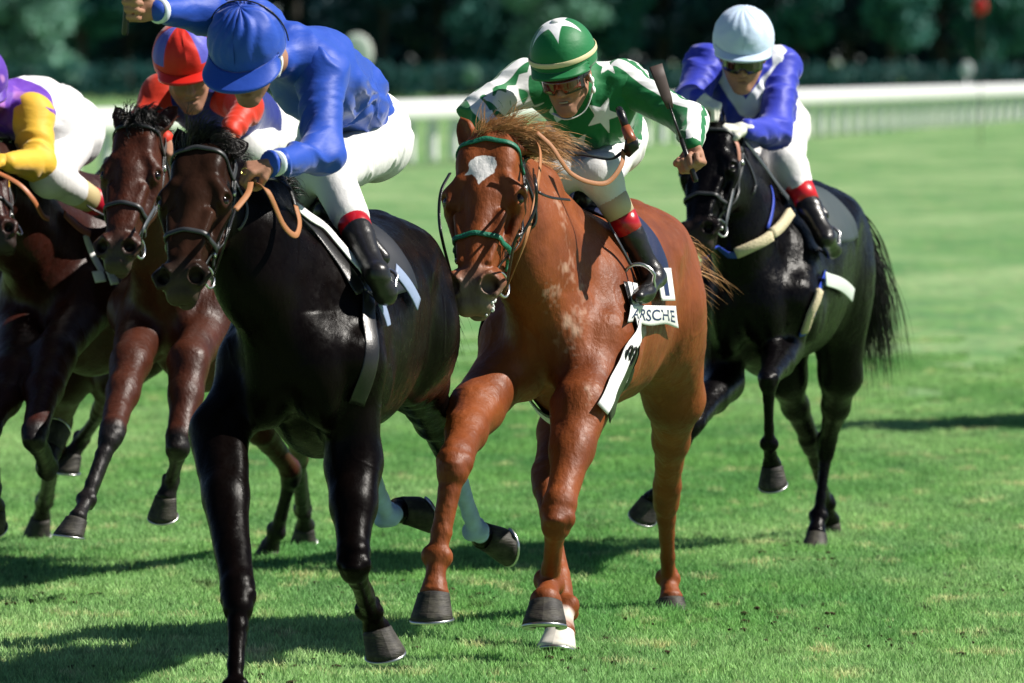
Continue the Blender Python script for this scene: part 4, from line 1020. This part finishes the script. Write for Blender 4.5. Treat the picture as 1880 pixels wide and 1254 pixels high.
grey_cloth = mat('grey_blue_cloth', (.22, .28, .42), .6, bump=[(30, .003, one)])
sheepskin = mat('cream_sheepskin', (.62, .54, .36), .95, .1, bump=[(120, .008, one)])
blue_web = mat('blue_webbing', (.015, .05, .42), .5)
s4 = saddle(h4, 'racing saddle with navy number cloth and white border on the chestnut horse', navy, edge=None, drop=72, cx=-.10, ylen=.22)
girth(s4, h4, .19, white_strap, leather, w_=.12)
# number panel and lettering on the cloth border
def on_cloth(hs, text, size, y0, a0, m, parent, dy=1.0, da=1.0, off=.028, name='lettering', bold=.0):
    cu = bpy.data.curves.new(name, 'FONT'); cu.body = text; cu.size = 1.0; cu.align_x = 'CENTER'; cu.align_y = 'CENTER'; cu.offset = bold; cu.resolution_u = 3
    t = bpy.data.objects.new(name, cu); COL.objects.link(t); dg = bpy.context.evaluated_depsgraph_get(); me = bpy.data.meshes.new_from_object(t.evaluated_get(dg)); bpy.data.objects.remove(t)
    V = np.array([v.co[:] for v in me.vertices]); F = [tuple(p.vertices) for p in me.polygons]; H, f = hs['H'], hs['f']
    W = np.array([H.p(.42*math.sin(R(a0-da*size*v[1]*140)), y0-dy*size*v[0], 1.16+.42*math.cos(R(a0-da*size*v[1]*140))) for v in V]); q, N = f.project(W, off, 10)
    return obj(name, q, F, m, parent, smooth=False)
ink = mat('navy_print', (.006, .02, .09), .6)
def text_on(name, text, fn, m, parent, bold=0.0):
    """lettering laid on any surface: fn maps 0..1 x 0..1 to a point"""
    cu = bpy.data.curves.new(name, 'FONT'); cu.body = text; cu.size = 1.0; cu.offset = bold; cu.resolution_u = 3; t = bpy.data.objects.new(name, cu); COL.objects.link(t)
    me = bpy.data.meshes.new_from_object(t.evaluated_get(bpy.context.evaluated_depsgraph_get())); bpy.data.objects.remove(t)
    V = np.array([v.co[:] for v in me.vertices]); lo, hi = V.min(0), V.max(0); q = (V-lo)/(hi-lo+1e-9)
    return obj(name, np.array([fn(a_, b_) for a_, b_, _ in q]), [tuple(p.vertices) for p in me.polygons], m, parent, smooth=False)
FC = [h4['f'].clear(q, .03) for q in (P(1158, 560, 30.9), P(1240, 562, 31.2), P(1248, 600, 31.2), P(1150, 592, 30.9))]
def flap(a_, b_, off=0.0):
    p = FC[0]*(1-a_)*(1-b_)+FC[1]*a_*(1-b_)+FC[2]*a_*b_+FC[3]*(1-a_)*b_; return p+A(.004*math.sin(a_*9+b_*2), -off-.012*math.sin(a_*7+1)*b_-.02*math.sin(math.pi*b_)*.4, .005*math.sin(a_*11)*b_)
G = np.array([[flap(i/24, j/8) for i in range(25)] for j in range(9)]); thicken(G, np.tile(A(0, -1, .1), (9, 25, 1)), .004).build('cloth_border', white_strap, s4)
text_on('lettering', 'ARSCHE', lambda x_, y_: flap(.06+.88*x_, .78-.58*y_, .0045), ink, s4, .012)
FN = [h4['f'].clear(q, .03) for q in (P(1203, 492, 31), P(1232, 492, 31.2), P(1240, 552, 31.2), P(1214, 552, 31))]
def panel(a_, b_, off=0.0): p = FN[0]*(1-a_)*(1-b_)+FN[1]*a_*(1-b_)+FN[2]*a_*b_+FN[3]*(1-a_)*b_; return p+A(.0, -off-.012*math.sin(math.pi*a_), 0)
G = np.array([[panel(i/8, j/10) for i in range(9)] for j in range(11)]); thicken(G, np.tile(A(0, -1, .1), (11, 9, 1)), .004).build('number_panel', white_strap, s4)
text_on('number', '1', lambda x_, y_: panel(.36+.30*x_, .85-.7*y_, .0045), ink, s4, .02)
s3 = saddle(h3, 'racing saddle with blue grey number cloth on the nearly black horse', mat('black_cloth', (.006, .008, .014), .5), drop=66, ylen=.20, cx=-.06)
# white breast strap that runs down the shoulder of the dark horse, and its black edging
def surf_strap(name, hs, px, w_, m, parent, Z=(26, 34), off=.012, t_=.006, n=6, sm=3):
    pts = [hs['f'].hit(u, v, *Z) for u, v in px]; q = spline(pts, n); q, N = hs['f'].project(q, off)
    for _ in range(sm): q[1:-1] = q[1:-1]*.5+(q[:-2]+q[2:])*.25
    return MB().strap(q, N, w_, t_).build(name, m, parent)
surf_strap('white_pad', h3, [(536, 388), (575, 420), (610, 455), (638, 490), (655, 520)], .045, white_strap, s3, off=.022)
surf_strap('pad_edge', h3, [(528, 384), (565, 424), (598, 462), (628, 500), (652, 545)], .06, leather, s3, off=.012)
surf_strap('girth', h3, [(655, 520), (668, 560), (672, 640), (650, 740)], .06, leather, s3)
surf_strap('cloth_corner', h3, [(716, 500), (735, 530), (752, 560)], .06, grey_cloth, s3, off=.02)
surf_strap('cloth_corner', h3, [(680, 560), (698, 590), (700, 600)], .05, grey_cloth, s3, off=.02)
surf_strap('girth_edge', h4, [(1176, 594), (1162, 632), (1146, 677), (1126, 722), (1110, 757)], .085, leather, s4, (29, 33), off=.012)
surf_strap('girth_strap', h4, [(1166, 592), (1151, 630), (1133, 675), (1113, 720), (1098, 755)], .058, white_strap, s4, (29, 33), off=.020)
bp, bn = h4['f'].project([h4['f'].hit(1141, 652, 29, 33)], .026); bp, bn = bp[0], bn[0]; dn = nrm(P(1100, 755, 30.4)-P(1165, 590, 30.4)); sdv = nrm(np.cross(bn, dn))
for q in (-1, 1): MB().tube([bp+sdv*q*.015+dn*.036*math.cos(t)+sdv*.012*math.sin(t) for t in np.linspace(0, 6.28, 17)[:-1]], .005, 6, True).build('girth_buckle', leather, s4)
s5 = saddle(h5, 'racing saddle with grey pad and white stirrup cloth on the rightmost black horse', mat('charcoal_cloth', (.03, .045, .05), .6), drop=66)
bs = thing('breastplate', h5['H'].p(0, .5, 1.2), 'cream sheepskin breast strap with blue webbing across the rightmost horse\'s chest', 'breast strap')
surf_strap('strap', h5, [(1292, 470), (1340, 466), (1400, 435), (1445, 392), (1460, 378)], .032, blue_web, bs, (33, 38), off=.008)
surf_strap('sheepskin_roll', h5, [(1352, 462), (1378, 450), (1402, 434)], .046, sheepskin, bs, (33, 38), off=.022, t_=.03)
surf_strap('sheepskin_roll', h5, [(1406, 430), (1424, 414), (1440, 398)], .046, sheepskin, bs, (33, 38), off=.022, t_=.03)
surf_strap('neck_strap', h5, [(1412, 345), (1416, 375), (1404, 420)], .02, blue_web, bs, (33, 38), off=.008)
surf_strap('girth', h5, [(1512, 505), (1500, 540), (1484, 580), (1466, 612)], .042, blue_web, s5, (33, 38), off=.006)
surf_strap('girth_sleeve', h5, [(1497, 535), (1484, 570), (1470, 600)], .036, sheepskin, s5, (33, 38), off=.020, t_=.02)
surf_strap('stirrup_pad', h5, [(1502, 512), (1530, 520), (1552, 540)], .06, mat('pale_pad', (.6, .66, .6), .7), s5, (33, 38), off=.03)
s2 = saddle(h2, 'racing saddle of the bay horse, hidden behind the dark horse\'s head', mat('dull_white_cloth', (.6, .6, .62), .7), drop=70)
s1 = saddle(h1, 'racing saddle of the leftmost horse with white cloth below the red boot top', white_strap, drop=62)
surf_strap('girth_strap', h1, [(150, 432), (168, 470), (182, 505)], .03, white_strap, s1, (32, 36))
surf_strap('cloth_tab', h1, [(176, 505), (178, 525)], .05, white_strap, s1, (32, 36), off=.03)
surf_strap('cloth_tab', h1, [(194, 505), (197, 527)], .05, white_strap, s1, (32, 36), off=.03)
surf_strap('breast_strap', h1, [(112, 392), (135, 415), (158, 432)], .03, mat('pink_strap', (.42, .14, .10), .6), s1, (32, 36), off=.012)
# ------------------------------------------------------------------ riders
bei = mat('beige_band', (.55, .44, .22), .6); bei2 = mat('olive_beige_band', (.60, .50, .32), .6)
royal = satin('royal_blue_satin', (.012, .064, .42))
r3 = rider(dict(label='jockey in plain royal blue silks raising a whip in the right hand', face=(16, 38, 2), k=1.1, seed=4, amp=.013,
    j=dict(head=(458, 104, 27.65), neck=(535, 100, 27.95), chest=(578, 135, 28.15), waist=(632, 180, 28.65), hips=(668, 232, 29.0), shL=(588, 128, 27.95), elL=(592, 282, 27.75), wrL=(506, 300, 27.42),
        shR=(470, 55, 28.0), elR=(372, 22, 27.7), wrR=(292, 20, 27.5), hipL=(688, 262, 28.9), knL=(607, 318, 28.2), anL=(690, 500, 28.55), toL=(712, 548, 28.15), hipR=(620, 250, 29.0), knR=(540, 340, 28.3), anR=(480, 480, 28.8), toR=(470, 510, 28.4)),
    silk=royal, cuff=mat('pale_cuff', (.6, .66, .75), .6), handL=dict(dir=(-1, -.25, -.28), palm=(-.1, .5, -1), thumb=1, curl=(50, 75, 50), k=1.02), handR=dict(dir=(-1, -.1, .12), palm=(.15, -1, .1), thumb=1, curl=(78, 88, 50), k=1.15),
    bands=[(.46, .66, 'boot_top', red_band)], cut=.46), h3)
hat3 = helmet(r3['h'], royal, r3['T'], (.121, .142, .138), .056, .078, wr=.055, seed=3, peak_w=70, droop=.02)
pts = [r3['h'].p(.123*math.sin(t)*1.03, -.03, .056+.140*math.cos(t)*1.02) for t in np.linspace(-1.65, 1.65, 25)]
MB().strap(pts, [nrm(q-r3['h'].p(0, -.03, .056)) for q in pts], .005, .004).build('cap_cord', leather, r3['T'])
goggles(r3['h'], r3['T'], mat('dark_lens', (.015, .008, .006), .08, .8), leather)
MB().ball(r3['h'].p(.062, .108, .012), (.013, .004, .016), r3['h']).build('goggle_vent', mat('vent_cream', (.5, .5, .26), .5), r3['T'])
ear = MB(); ear.strap(spline([r3['h'].p(.092, -.01, .02), r3['h'].p(.097, -.015, -.03), r3['h'].p(.085, .01, -.07)], 5), [r3['h'].d(1, 0, 0)]*11, .02, .006); ear.build('chin_strap', white_strap, r3['T'])
MB().tube([r3['grips']['L'][0]+A(0, 0, 0)+.0*A(1, 0, 0)+q for q in (A(-.012, -.028, .022)+.011*A(math.cos(t), .3*math.sin(t), math.sin(t)) for t in np.linspace(0, 6.28, 13)[:-1])], .0018, 6, True).build('ring', mat('gold', (.8, .55, .15), .2, metal=1), r3['T'])
g3 = r3['grips']['R'][0]; whip('black whip raised by the royal blue jockey, running out of the top edge', g3, (.06, -.05, 1), .62)
# green and white silks
def star_field(V):
    cs = [(P(1108, 212, 30.15), .075, .3), (P(1012, 222, 30.1), .06, .1), (P(1062, 266, 30.25), .06, .6), (P(1115, 118, 30.5), .05, 0), (P(1172, 150, 30.4), .04, .5), (P(940, 150, 30.3), .05, .4), (P(1155, 262, 30.6), .06, .2), (P(1075, 300, 30.6), .05, .2)]
    out = np.full(len(V), -.05)
    for c, r_, ro in cs: out = np.maximum(out, star5(V, c, (0, -1, 0), r_, ro, depth=.34))
    return out
def sleeve_stripe(V, s, sh, el, wr):
    out = np.full(len(V), -.05)
    for a, b in ((sh, el), (el, wr)):
        ax = nrm(b-a); up = A(.15 if s == 'L' else -.35, -.55, .55); up = nrm(up-ax*(up@ax)); sd = np.cross(ax, up)
        t = (V-a)@ax/np.linalg.norm(b-a); Dv = V-a-np.outer((V-a)@ax, ax); x = Dv@sd; y = Dv@up
        d = np.where((t > -.15) & (t < 1.1) & (y > 0), .026-np.abs(x), -.05)
        saw = np.abs(((V-a)@ax*16) % 1-.5)*.03; d2 = np.where((t > -.1) & (t < 1.05), .006+saw-np.abs(x+.058), -.05)
        out = np.maximum(out, np.maximum(d, d2))
    return out
green_silk = satin('green_white_silk', (.008, .165, .048), masks=[('white', (.8, .8, .8), .0012)], rough=.5)
r4 = rider(dict(label='jockey in green silks with white stars, crouched on the chestnut horse', face=(14, 20, -6), k=1.05, seed=9, amp=.010, r=.94,
    j=dict(head=(1040, 137, 30.15), neck=(1062, 150, 30.45), chest=(1085, 195, 30.5), waist=(1108, 235, 30.85), hips=(1118, 250, 31.1), shL=(1142, 152, 30.45), elL=(1268, 222, 30.3), wrL=(1270, 262, 30.05),
        shR=(965, 150, 30.4), elR=(880, 200, 30.25), wrR=(930, 262, 30.0), hipL=(1122, 262, 31.0), knL=(1102, 325, 30.35), anL=(1196, 500, 30.55), toL=(1172, 545, 30.15), hipR=(1060, 255, 31.0), knR=(1025, 320, 30.4), anR=(950, 470, 30.8), toR=(940, 500, 30.4)),
    silk=green_silk, jattrs={'white': star_field}, sattrs={'white': sleeve_stripe}, handL=dict(dir=(.1, -.45, -.85), palm=(-.6, -.75, .2), thumb=1, curl=(75, 88, 50), k=1.12), elr=.06,
    bands=[(.20, .40, 'boot_lining', bei2), (.40, .60, 'boot_top', red_band)], cut=.22), h4)
cap_green = satin('green_cap', (.007, .16, .045), masks=[('white', (.82, .82, .84), .0012)], rough=.42)
r4h = r4['h']; CR = (.119, .146, .138)
helmet(r4h, cap_green, r4['T'], CR, .066, .030, attrs={'white': lambda q: star5(q, A(-.005, .012, .13), (0, 0, 1), .102, .30, (0, 1, 0), depth=.2)}, peak_w=64)
helmet_band(r4h, mat('cream_elastic', (.68, .60, .34), .6), r4['T'], CR, .066, .084, .018)
MB().ball(r4h.p(0, 0, .204), (.020, .020, .008), r4h).build('cap_button', white_strap, r4['T'])
goggles(r4h, r4['T'], mat('red_lens', (.12, .012, .006), .06, .9), leather)
MB().strap(spline([r4h.p(.094, .03, .0), r4h.p(.094, .02, -.05), r4h.p(.06, .06, -.12), r4h.p(.0, .09, -.137), r4h.p(-.06, .06, -.12)], 6), [r4h.d(1, 0, 0)]*9+[r4h.d(.3, .2, -1)]*16, .014, .004).build('chin_strap', white_strap, r4['T'])
for z_, y_ in ((-.02, .03), (-.055, .035)): MB().ball(r4h.p(.098, y_, z_), (.008, .014, .014), r4h, 8).build('strap_pad', white_strap, r4['T'])
tee = MB(); tee.strap([r4h.p(x_, .106-abs(x_)*.3, -.069) for x_ in np.linspace(-.016, .016, 6)], [r4h.d(0, 1, 0)]*6, .007, .004); tee.build('teeth', mat('teeth', (.32, .28, .22), .5), r4['T'])
g4, _ = r4['grips']['L']; whip('black whip pointing up past the green jockey\'s left sleeve', g4, P(1214, 150, 30.0)-g4, .25, back=.06)
# pale blue cap
pale_silk = satin('blue_white_silk', (.030, .045, .46), masks=[('white', (.78, .80, .86), .003)])
def braces(V):
    W = V*A(1, .25, 1); q = lambda u, v: P(u, v, 34.95)*A(1, .25, 1)
    return np.max([.034-segd(W, q(1450, 78), q(1432, 130)), .042-segd(W, q(1440, 115), q(1376, 200)), .034-segd(W, q(1312, 120), q(1366, 200)), .05-segd(W, q(1430, 88), q(1440, 130))], 0)
glove_m = mat('white_glove', (.74, .73, .64), .7)
r5 = rider(dict(label='jockey in blue and white silks and pale blue cap on the rightmost horse', face=(2, 22, 2), k=1.13, seed=14, amp=.011, vox=.007, cv=.010,
    j=dict(head=(1364, 100, 34.75), neck=(1370, 125, 35.1), chest=(1368, 172, 35.15), waist=(1396, 215, 35.5), hips=(1414, 235, 35.8), shL=(1432, 122, 35.15), elL=(1424, 240, 34.9), wrL=(1372, 238, 34.62),
        shR=(1298, 118, 35.1), elR=(1264, 190, 34.9), wrR=(1280, 178, 34.65), hipL=(1430, 232, 35.8), knL=(1446, 305, 35.1), anL=(1512, 430, 35.45), toL=(1530, 462, 35.1), hipR=(1380, 250, 35.7), knR=(1345, 320, 35.1), anR=(1320, 440, 35.4), toR=(1310, 470, 35.1)),
    silk=pale_silk, jattrs={'white': braces}, handL=dict(dir=(-1, -.3, .0), palm=(0, .3, -1), glove=glove_m), handR=dict(dir=(.8, -.3, -.5), palm=(-.3, .4, -.8), glove=glove_m, thumb=-1),
    bands=[(.30, .56, 'boot_top', mat('bright_red_band', (.60, .01, .015), .35, .5))], cut=.30), h5)
cap5 = satin('pale_blue_satin', (.58, .72, .92), rough=.4)
helmet(r5['h'], cap5, r5['T'], (.118, .140, .128), .060, .032, wr=.03, seed=8, peak_w=66)
goggles(r5['h'], r5['T'], mat('dark_lens', (.015, .008, .006), .08, .8), leather)
# red and blue striped cap
r2 = rider(dict(label='jockey with the red and blue striped cap, half hidden behind the royal blue jockey', face=(-8, 24, -10), k=1.13, seed=17, amp=.010, vox=.007, cv=.010,
    j=dict(head=(343, 132, 32.85), neck=(378, 150, 33.15), chest=(410, 195, 33.3), waist=(450, 225, 33.7), hips=(475, 245, 34.1), shL=(412, 172, 33.15), elL=(452, 196, 32.95), wrL=(425, 240, 32.75),
        shR=(300, 175, 33.2), elR=(262, 235, 33.1), wrR=(300, 255, 32.8), hipL=(492, 248, 34.0), knL=(452, 272, 33.3), anL=(520, 430, 33.8), toL=(530, 470, 33.4), hipR=(440, 260, 34.1), knR=(380, 330, 33.5), anR=(360, 450, 33.8), toR=(350, 480, 33.4)),
    silk=satin('navy_silk', (.010, .018, .19)), sleeve=satin('scarlet_silk', (.62, .030, .008)), handL=dict(dir=(-.6, -.5, -.6), palm=(0, .4, -1)), handR=dict(dir=(.5, -.5, -.6), palm=(0, .4, -1)),
    bands=[(.30, .56, 'boot_top', red_band)], cut=.30), h2)
cap2 = satin('striped_cap', (.66, .022, .010), masks=[('blue', (.10, .10, .52), .0015)], rough=.4)
def stripes(q):
    a = np.degrees(np.arctan2(q[:, 0], q[:, 1])); return np.where(q[:, 2] > .075, -.02*np.cos(np.radians(a*3.2+28)), -.02)-.004
helmet(r2['h'], cap2, r2['T'], (.116, .137, .132), .056, .045, wr=.02, attrs={'blue': stripes}, peak_m=mat('scarlet_peak', (.68, .016, .008), .4), peak_w=66)
# purple cap, yellow sleeves
yel = satin('yellow_silk', (.78, .47, .04), rough=.5); white_silk = satin('white_purple_silk', (.8, .8, .8), masks=[('purple', (.13, .035, .40), .003), ('pink', (.62, .25, .62), .01)], rough=.5)
r1 = rider(dict(label='jockey in white silks with yellow sleeves, head cut off by the left edge', face=(-12, 25, 0), k=1.13, seed=21, amp=.010, vox=.007, cv=.010,
    j=dict(head=(-44, 165, 33.4), neck=(0, 182, 33.7), chest=(62, 212, 33.9), waist=(100, 222, 34.2), hips=(124, 235, 34.4), shL=(58, 212, 33.65), elL=(70, 300, 33.5), wrL=(14, 298, 33.2),
        shR=(-30, 215, 33.8), elR=(-60, 290, 33.6), wrR=(-20, 310, 33.3), hipL=(130, 248, 34.3), knL=(92, 325, 33.75), anL=(235, 405, 34.1), toL=(255, 440, 33.8), hipR=(70, 260, 34.5), knR=(-70, 350, 34.3), anR=(-60, 440, 34.5), toR=(-70, 470, 34.2)),
    silk=white_silk, sleeve=yel, jattrs={'purple': lambda V: .17-np.linalg.norm((V-P(20, 185, 33.65)), axis=1)+.02, 'pink': lambda V: vnoise(V*16, 3)*.03-.012-(np.linalg.norm(V-P(30, 175, 33.6), axis=1) > .18)},
    handL=dict(dir=(-1, -.3, .15), palm=(0, .3, -1), glove=yel), handR=dict(dir=(.3, -.6, -.3), palm=(0, .4, -1), glove=yel),
    bands=[(.30, .50, 'boot_lining', bei), (.50, .74, 'boot_top', mat('crimson_band', (.52, .008, .03), .4))], cut=.30), h1)
helmet(r1['h'], satin('purple_cap', (.10, .03, .36), masks=[('pink', (.60, .28, .60), .004)]), r1['T'], (.116, .138, .128), .042, .035, attrs={'pink': lambda q: vnoise(q*24, 3)*.03-.010})
# ------------------------------------------------------------------ reins, stirrups
def rein_on(T, pts, w_, m, N=(1, 0, 0), name='rein', t_=.005): return rein(T, pts, w_, m, N, name, t_)
rub = mat('rubber_rein', (.36, .15, .06), .6, .35, bump=[(300, .0012, one)])
hp = r3['grips']['L'][0]
rein_on(b3, [h3['bit1'], P(415, 440, 27.0), P(432, 385, 27.15)], .014, leather)
rein_on(b3, [P(432, 385, 27.15), P(455, 355, 27.25), hp+A(.01, -.02, -.01)], .020, rub, (0, -1, .2))
rein_on(b3, [hp+A(.02, -.01, -.02), P(492, 352, 27.3), P(520, 412, 27.35), P(542, 432, 27.4), P(550, 410, 27.5), P(543, 378, 27.55)], .021, rub, (.7, -.7, .2))
rein_on(b3, [P(543, 378, 27.55), P(530, 345, 27.6), P(508, 330, 27.65), hp+A(.04, .04, 0)], .014, leather, (.5, -.8, .3))
rein_on(b4, [h4['bit1'], P(965, 440, 29.2), P(985, 350, 29.4), P(992, 280, 29.6), P(975, 245, 29.8)], .016, rub, (.8, -.6, .2))
rein_on(b4, [P(985, 243, 29.5), P(1012, 268, 29.5), P(1030, 295, 29.5), P(1048, 318, 29.52), P(1080, 334, 29.55), P(1115, 335, 29.6), P(1140, 305, 29.65), P(1145, 275, 29.7)], .018, rub, (.5, -.8, .3))
rein_on(b4, [P(1145, 278, 29.7), P(1120, 292, 29.7), P(1075, 285, 29.75), P(1040, 284, 29.8), P(1005, 282, 29.85)], .022, leather, (.1, -.3, 1))
MB().tube([P(1136, 200, 29.75), P(1140, 208, 29.73), P(1150, 236, 29.7)], [.013, .016, .014], 12).build('rein_stop', leather, b4)
MB().tube([P(1148, 232, 29.7), P(1156, 252, 29.69), P(1161, 262, 29.68)], [.018, .021, .021], 14).build('rein_grip', mat('amber_grip', (.28, .075, .03), .35), b4)
MB().strap([P(1160, 252, 29.68), P(1160, 268, 29.68), P(1150, 285, 29.7)], [A(0, -1, .1)]*3, .055, .02, scale=[.8, 1, .5]).build('rein_flap', leather, b4)
rein_on(b4, [h4['h'].p(.12, .13, -.15), P(985, 350, 29.15), P(1010, 362, 29.2), P(1046, 367, 29.35)], .010, leather, (0, -1, .3), 'martingale')
rein_on(b4, [h4['h'].p(.11, .10, -.14), P(984, 330, 29.15), P(983, 380, 29.12), P(962, 425, 29.1), P(945, 445, 29.1), h4['bit1']], .012, leather, (.4, -.9, 0), 'draw_rein')
rein_on(b4, [h4['bit-1'], P(812, 440, 29.3), P(806, 395, 29.35), P(810, 350, 29.4), P(826, 318, 29.5)], .012, leather, (-.4, -.9, 0))
gw = r5['grips']['L'][0]
rein_on(b5, [h5['bit1'], P(1335, 400, 34.35), P(1350, 330, 34.5), P(1352, 280, 34.6), gw], .016, grey_rein, (.8, -.6, .2))
rein_on(b5, [gw+A(.01, 0, -.02), P(1352, 262, 34.55), P(1357, 300, 34.55), P(1348, 335, 34.6)], .024, mat('pink_rubber', (.45, .20, .14), .6), (.8, -.6, 0))
rein_on(b5, [P(1368, 258, 34.6), P(1400, 300, 34.75), P(1440, 355, 34.95), P(1478, 398, 35.0), P(1512, 440, 35.1)], .022, grey_rein, (.5, -.8, .4), 'neck_strap')
rein_on(b1, [r1['grips']['L'][0], P(30, 335, 33.1), P(60, 365, 33.1), P(78, 395, 33.15), P(90, 402, 33.2)], .022, mat('orange_rein', (.42, .14, .05), .5), (.6, -.7, .2))
rein_on(b2, [h2['bit1'], P(262, 425, 32.2), P(285, 380, 32.4)], .014, grey_rein, (.8, -.6, .2))
def stirrup(T, rd, s):
    j = rd['j']; an, to = j['an'+s], j['to'+s]; ft = nrm(to-an); c = an+(to-an)*.62; n_ = nrm(j['an'+s]-j['kn'+s]); up = -n_; sd = nrm(np.cross(up, ft))
    pts = [c-up*.035+sd*.062*math.sin(t)*(1 if math.cos(t) < .2 else .8)+up*(.06-.07*math.cos(t)) for t in np.linspace(0, 2*math.pi, 25)[:-1]]
    MB().tube(pts, .007, 8, True).build('stirrup', steel, T)
    top = c+up*.095; MB().strap([top, top+(j['kn'+s]-an)*.45+sd*.0], [sd]*2, .02, .005).build('stirrup_leather', blue_leather, T)
for T_, rd in ((s3, r3), (s4, r4), (s5, r5), (s1, r1), (s2, r2)): stirrup(T_, rd, 'L')

# horse and rider added unseen, right of frame, to cast the turf's shadow band
def copy_thing(root, delta, label, rot=0.0):
    m = {}
    for o in [root]+list(root.children_recursive):
        c = o.copy(); COL.objects.link(c); m[o] = c
    for o, c in m.items():
        if o is not root: c.parent = m[o.parent]
    c = m[root]; c.location = c.location+Vector(delta); c['label'] = label; return c
off = (4.05-1.117, 13.0, 0)
copy_thing(h5['T'], off, 'added unseen black racehorse outside the right edge, casting the shadow band on the turf')
copy_thing(r5['T'], off, 'added unseen jockey in pale blue cap outside the right edge, casting shadow on the turf')

fm = MB(); g_ = np.random.default_rng(3)
for i in range(26):
    q = h4['f'].project([H4.p(.050+g_.normal(0, .008), .585+g_.normal(0, .022), -.10+g_.normal(0, .012))], .001)[0][0]; fm.ball(q, g_.uniform(.003, .008), n=4)
fm.build('mouth_foam', white_strap, h4['T'])
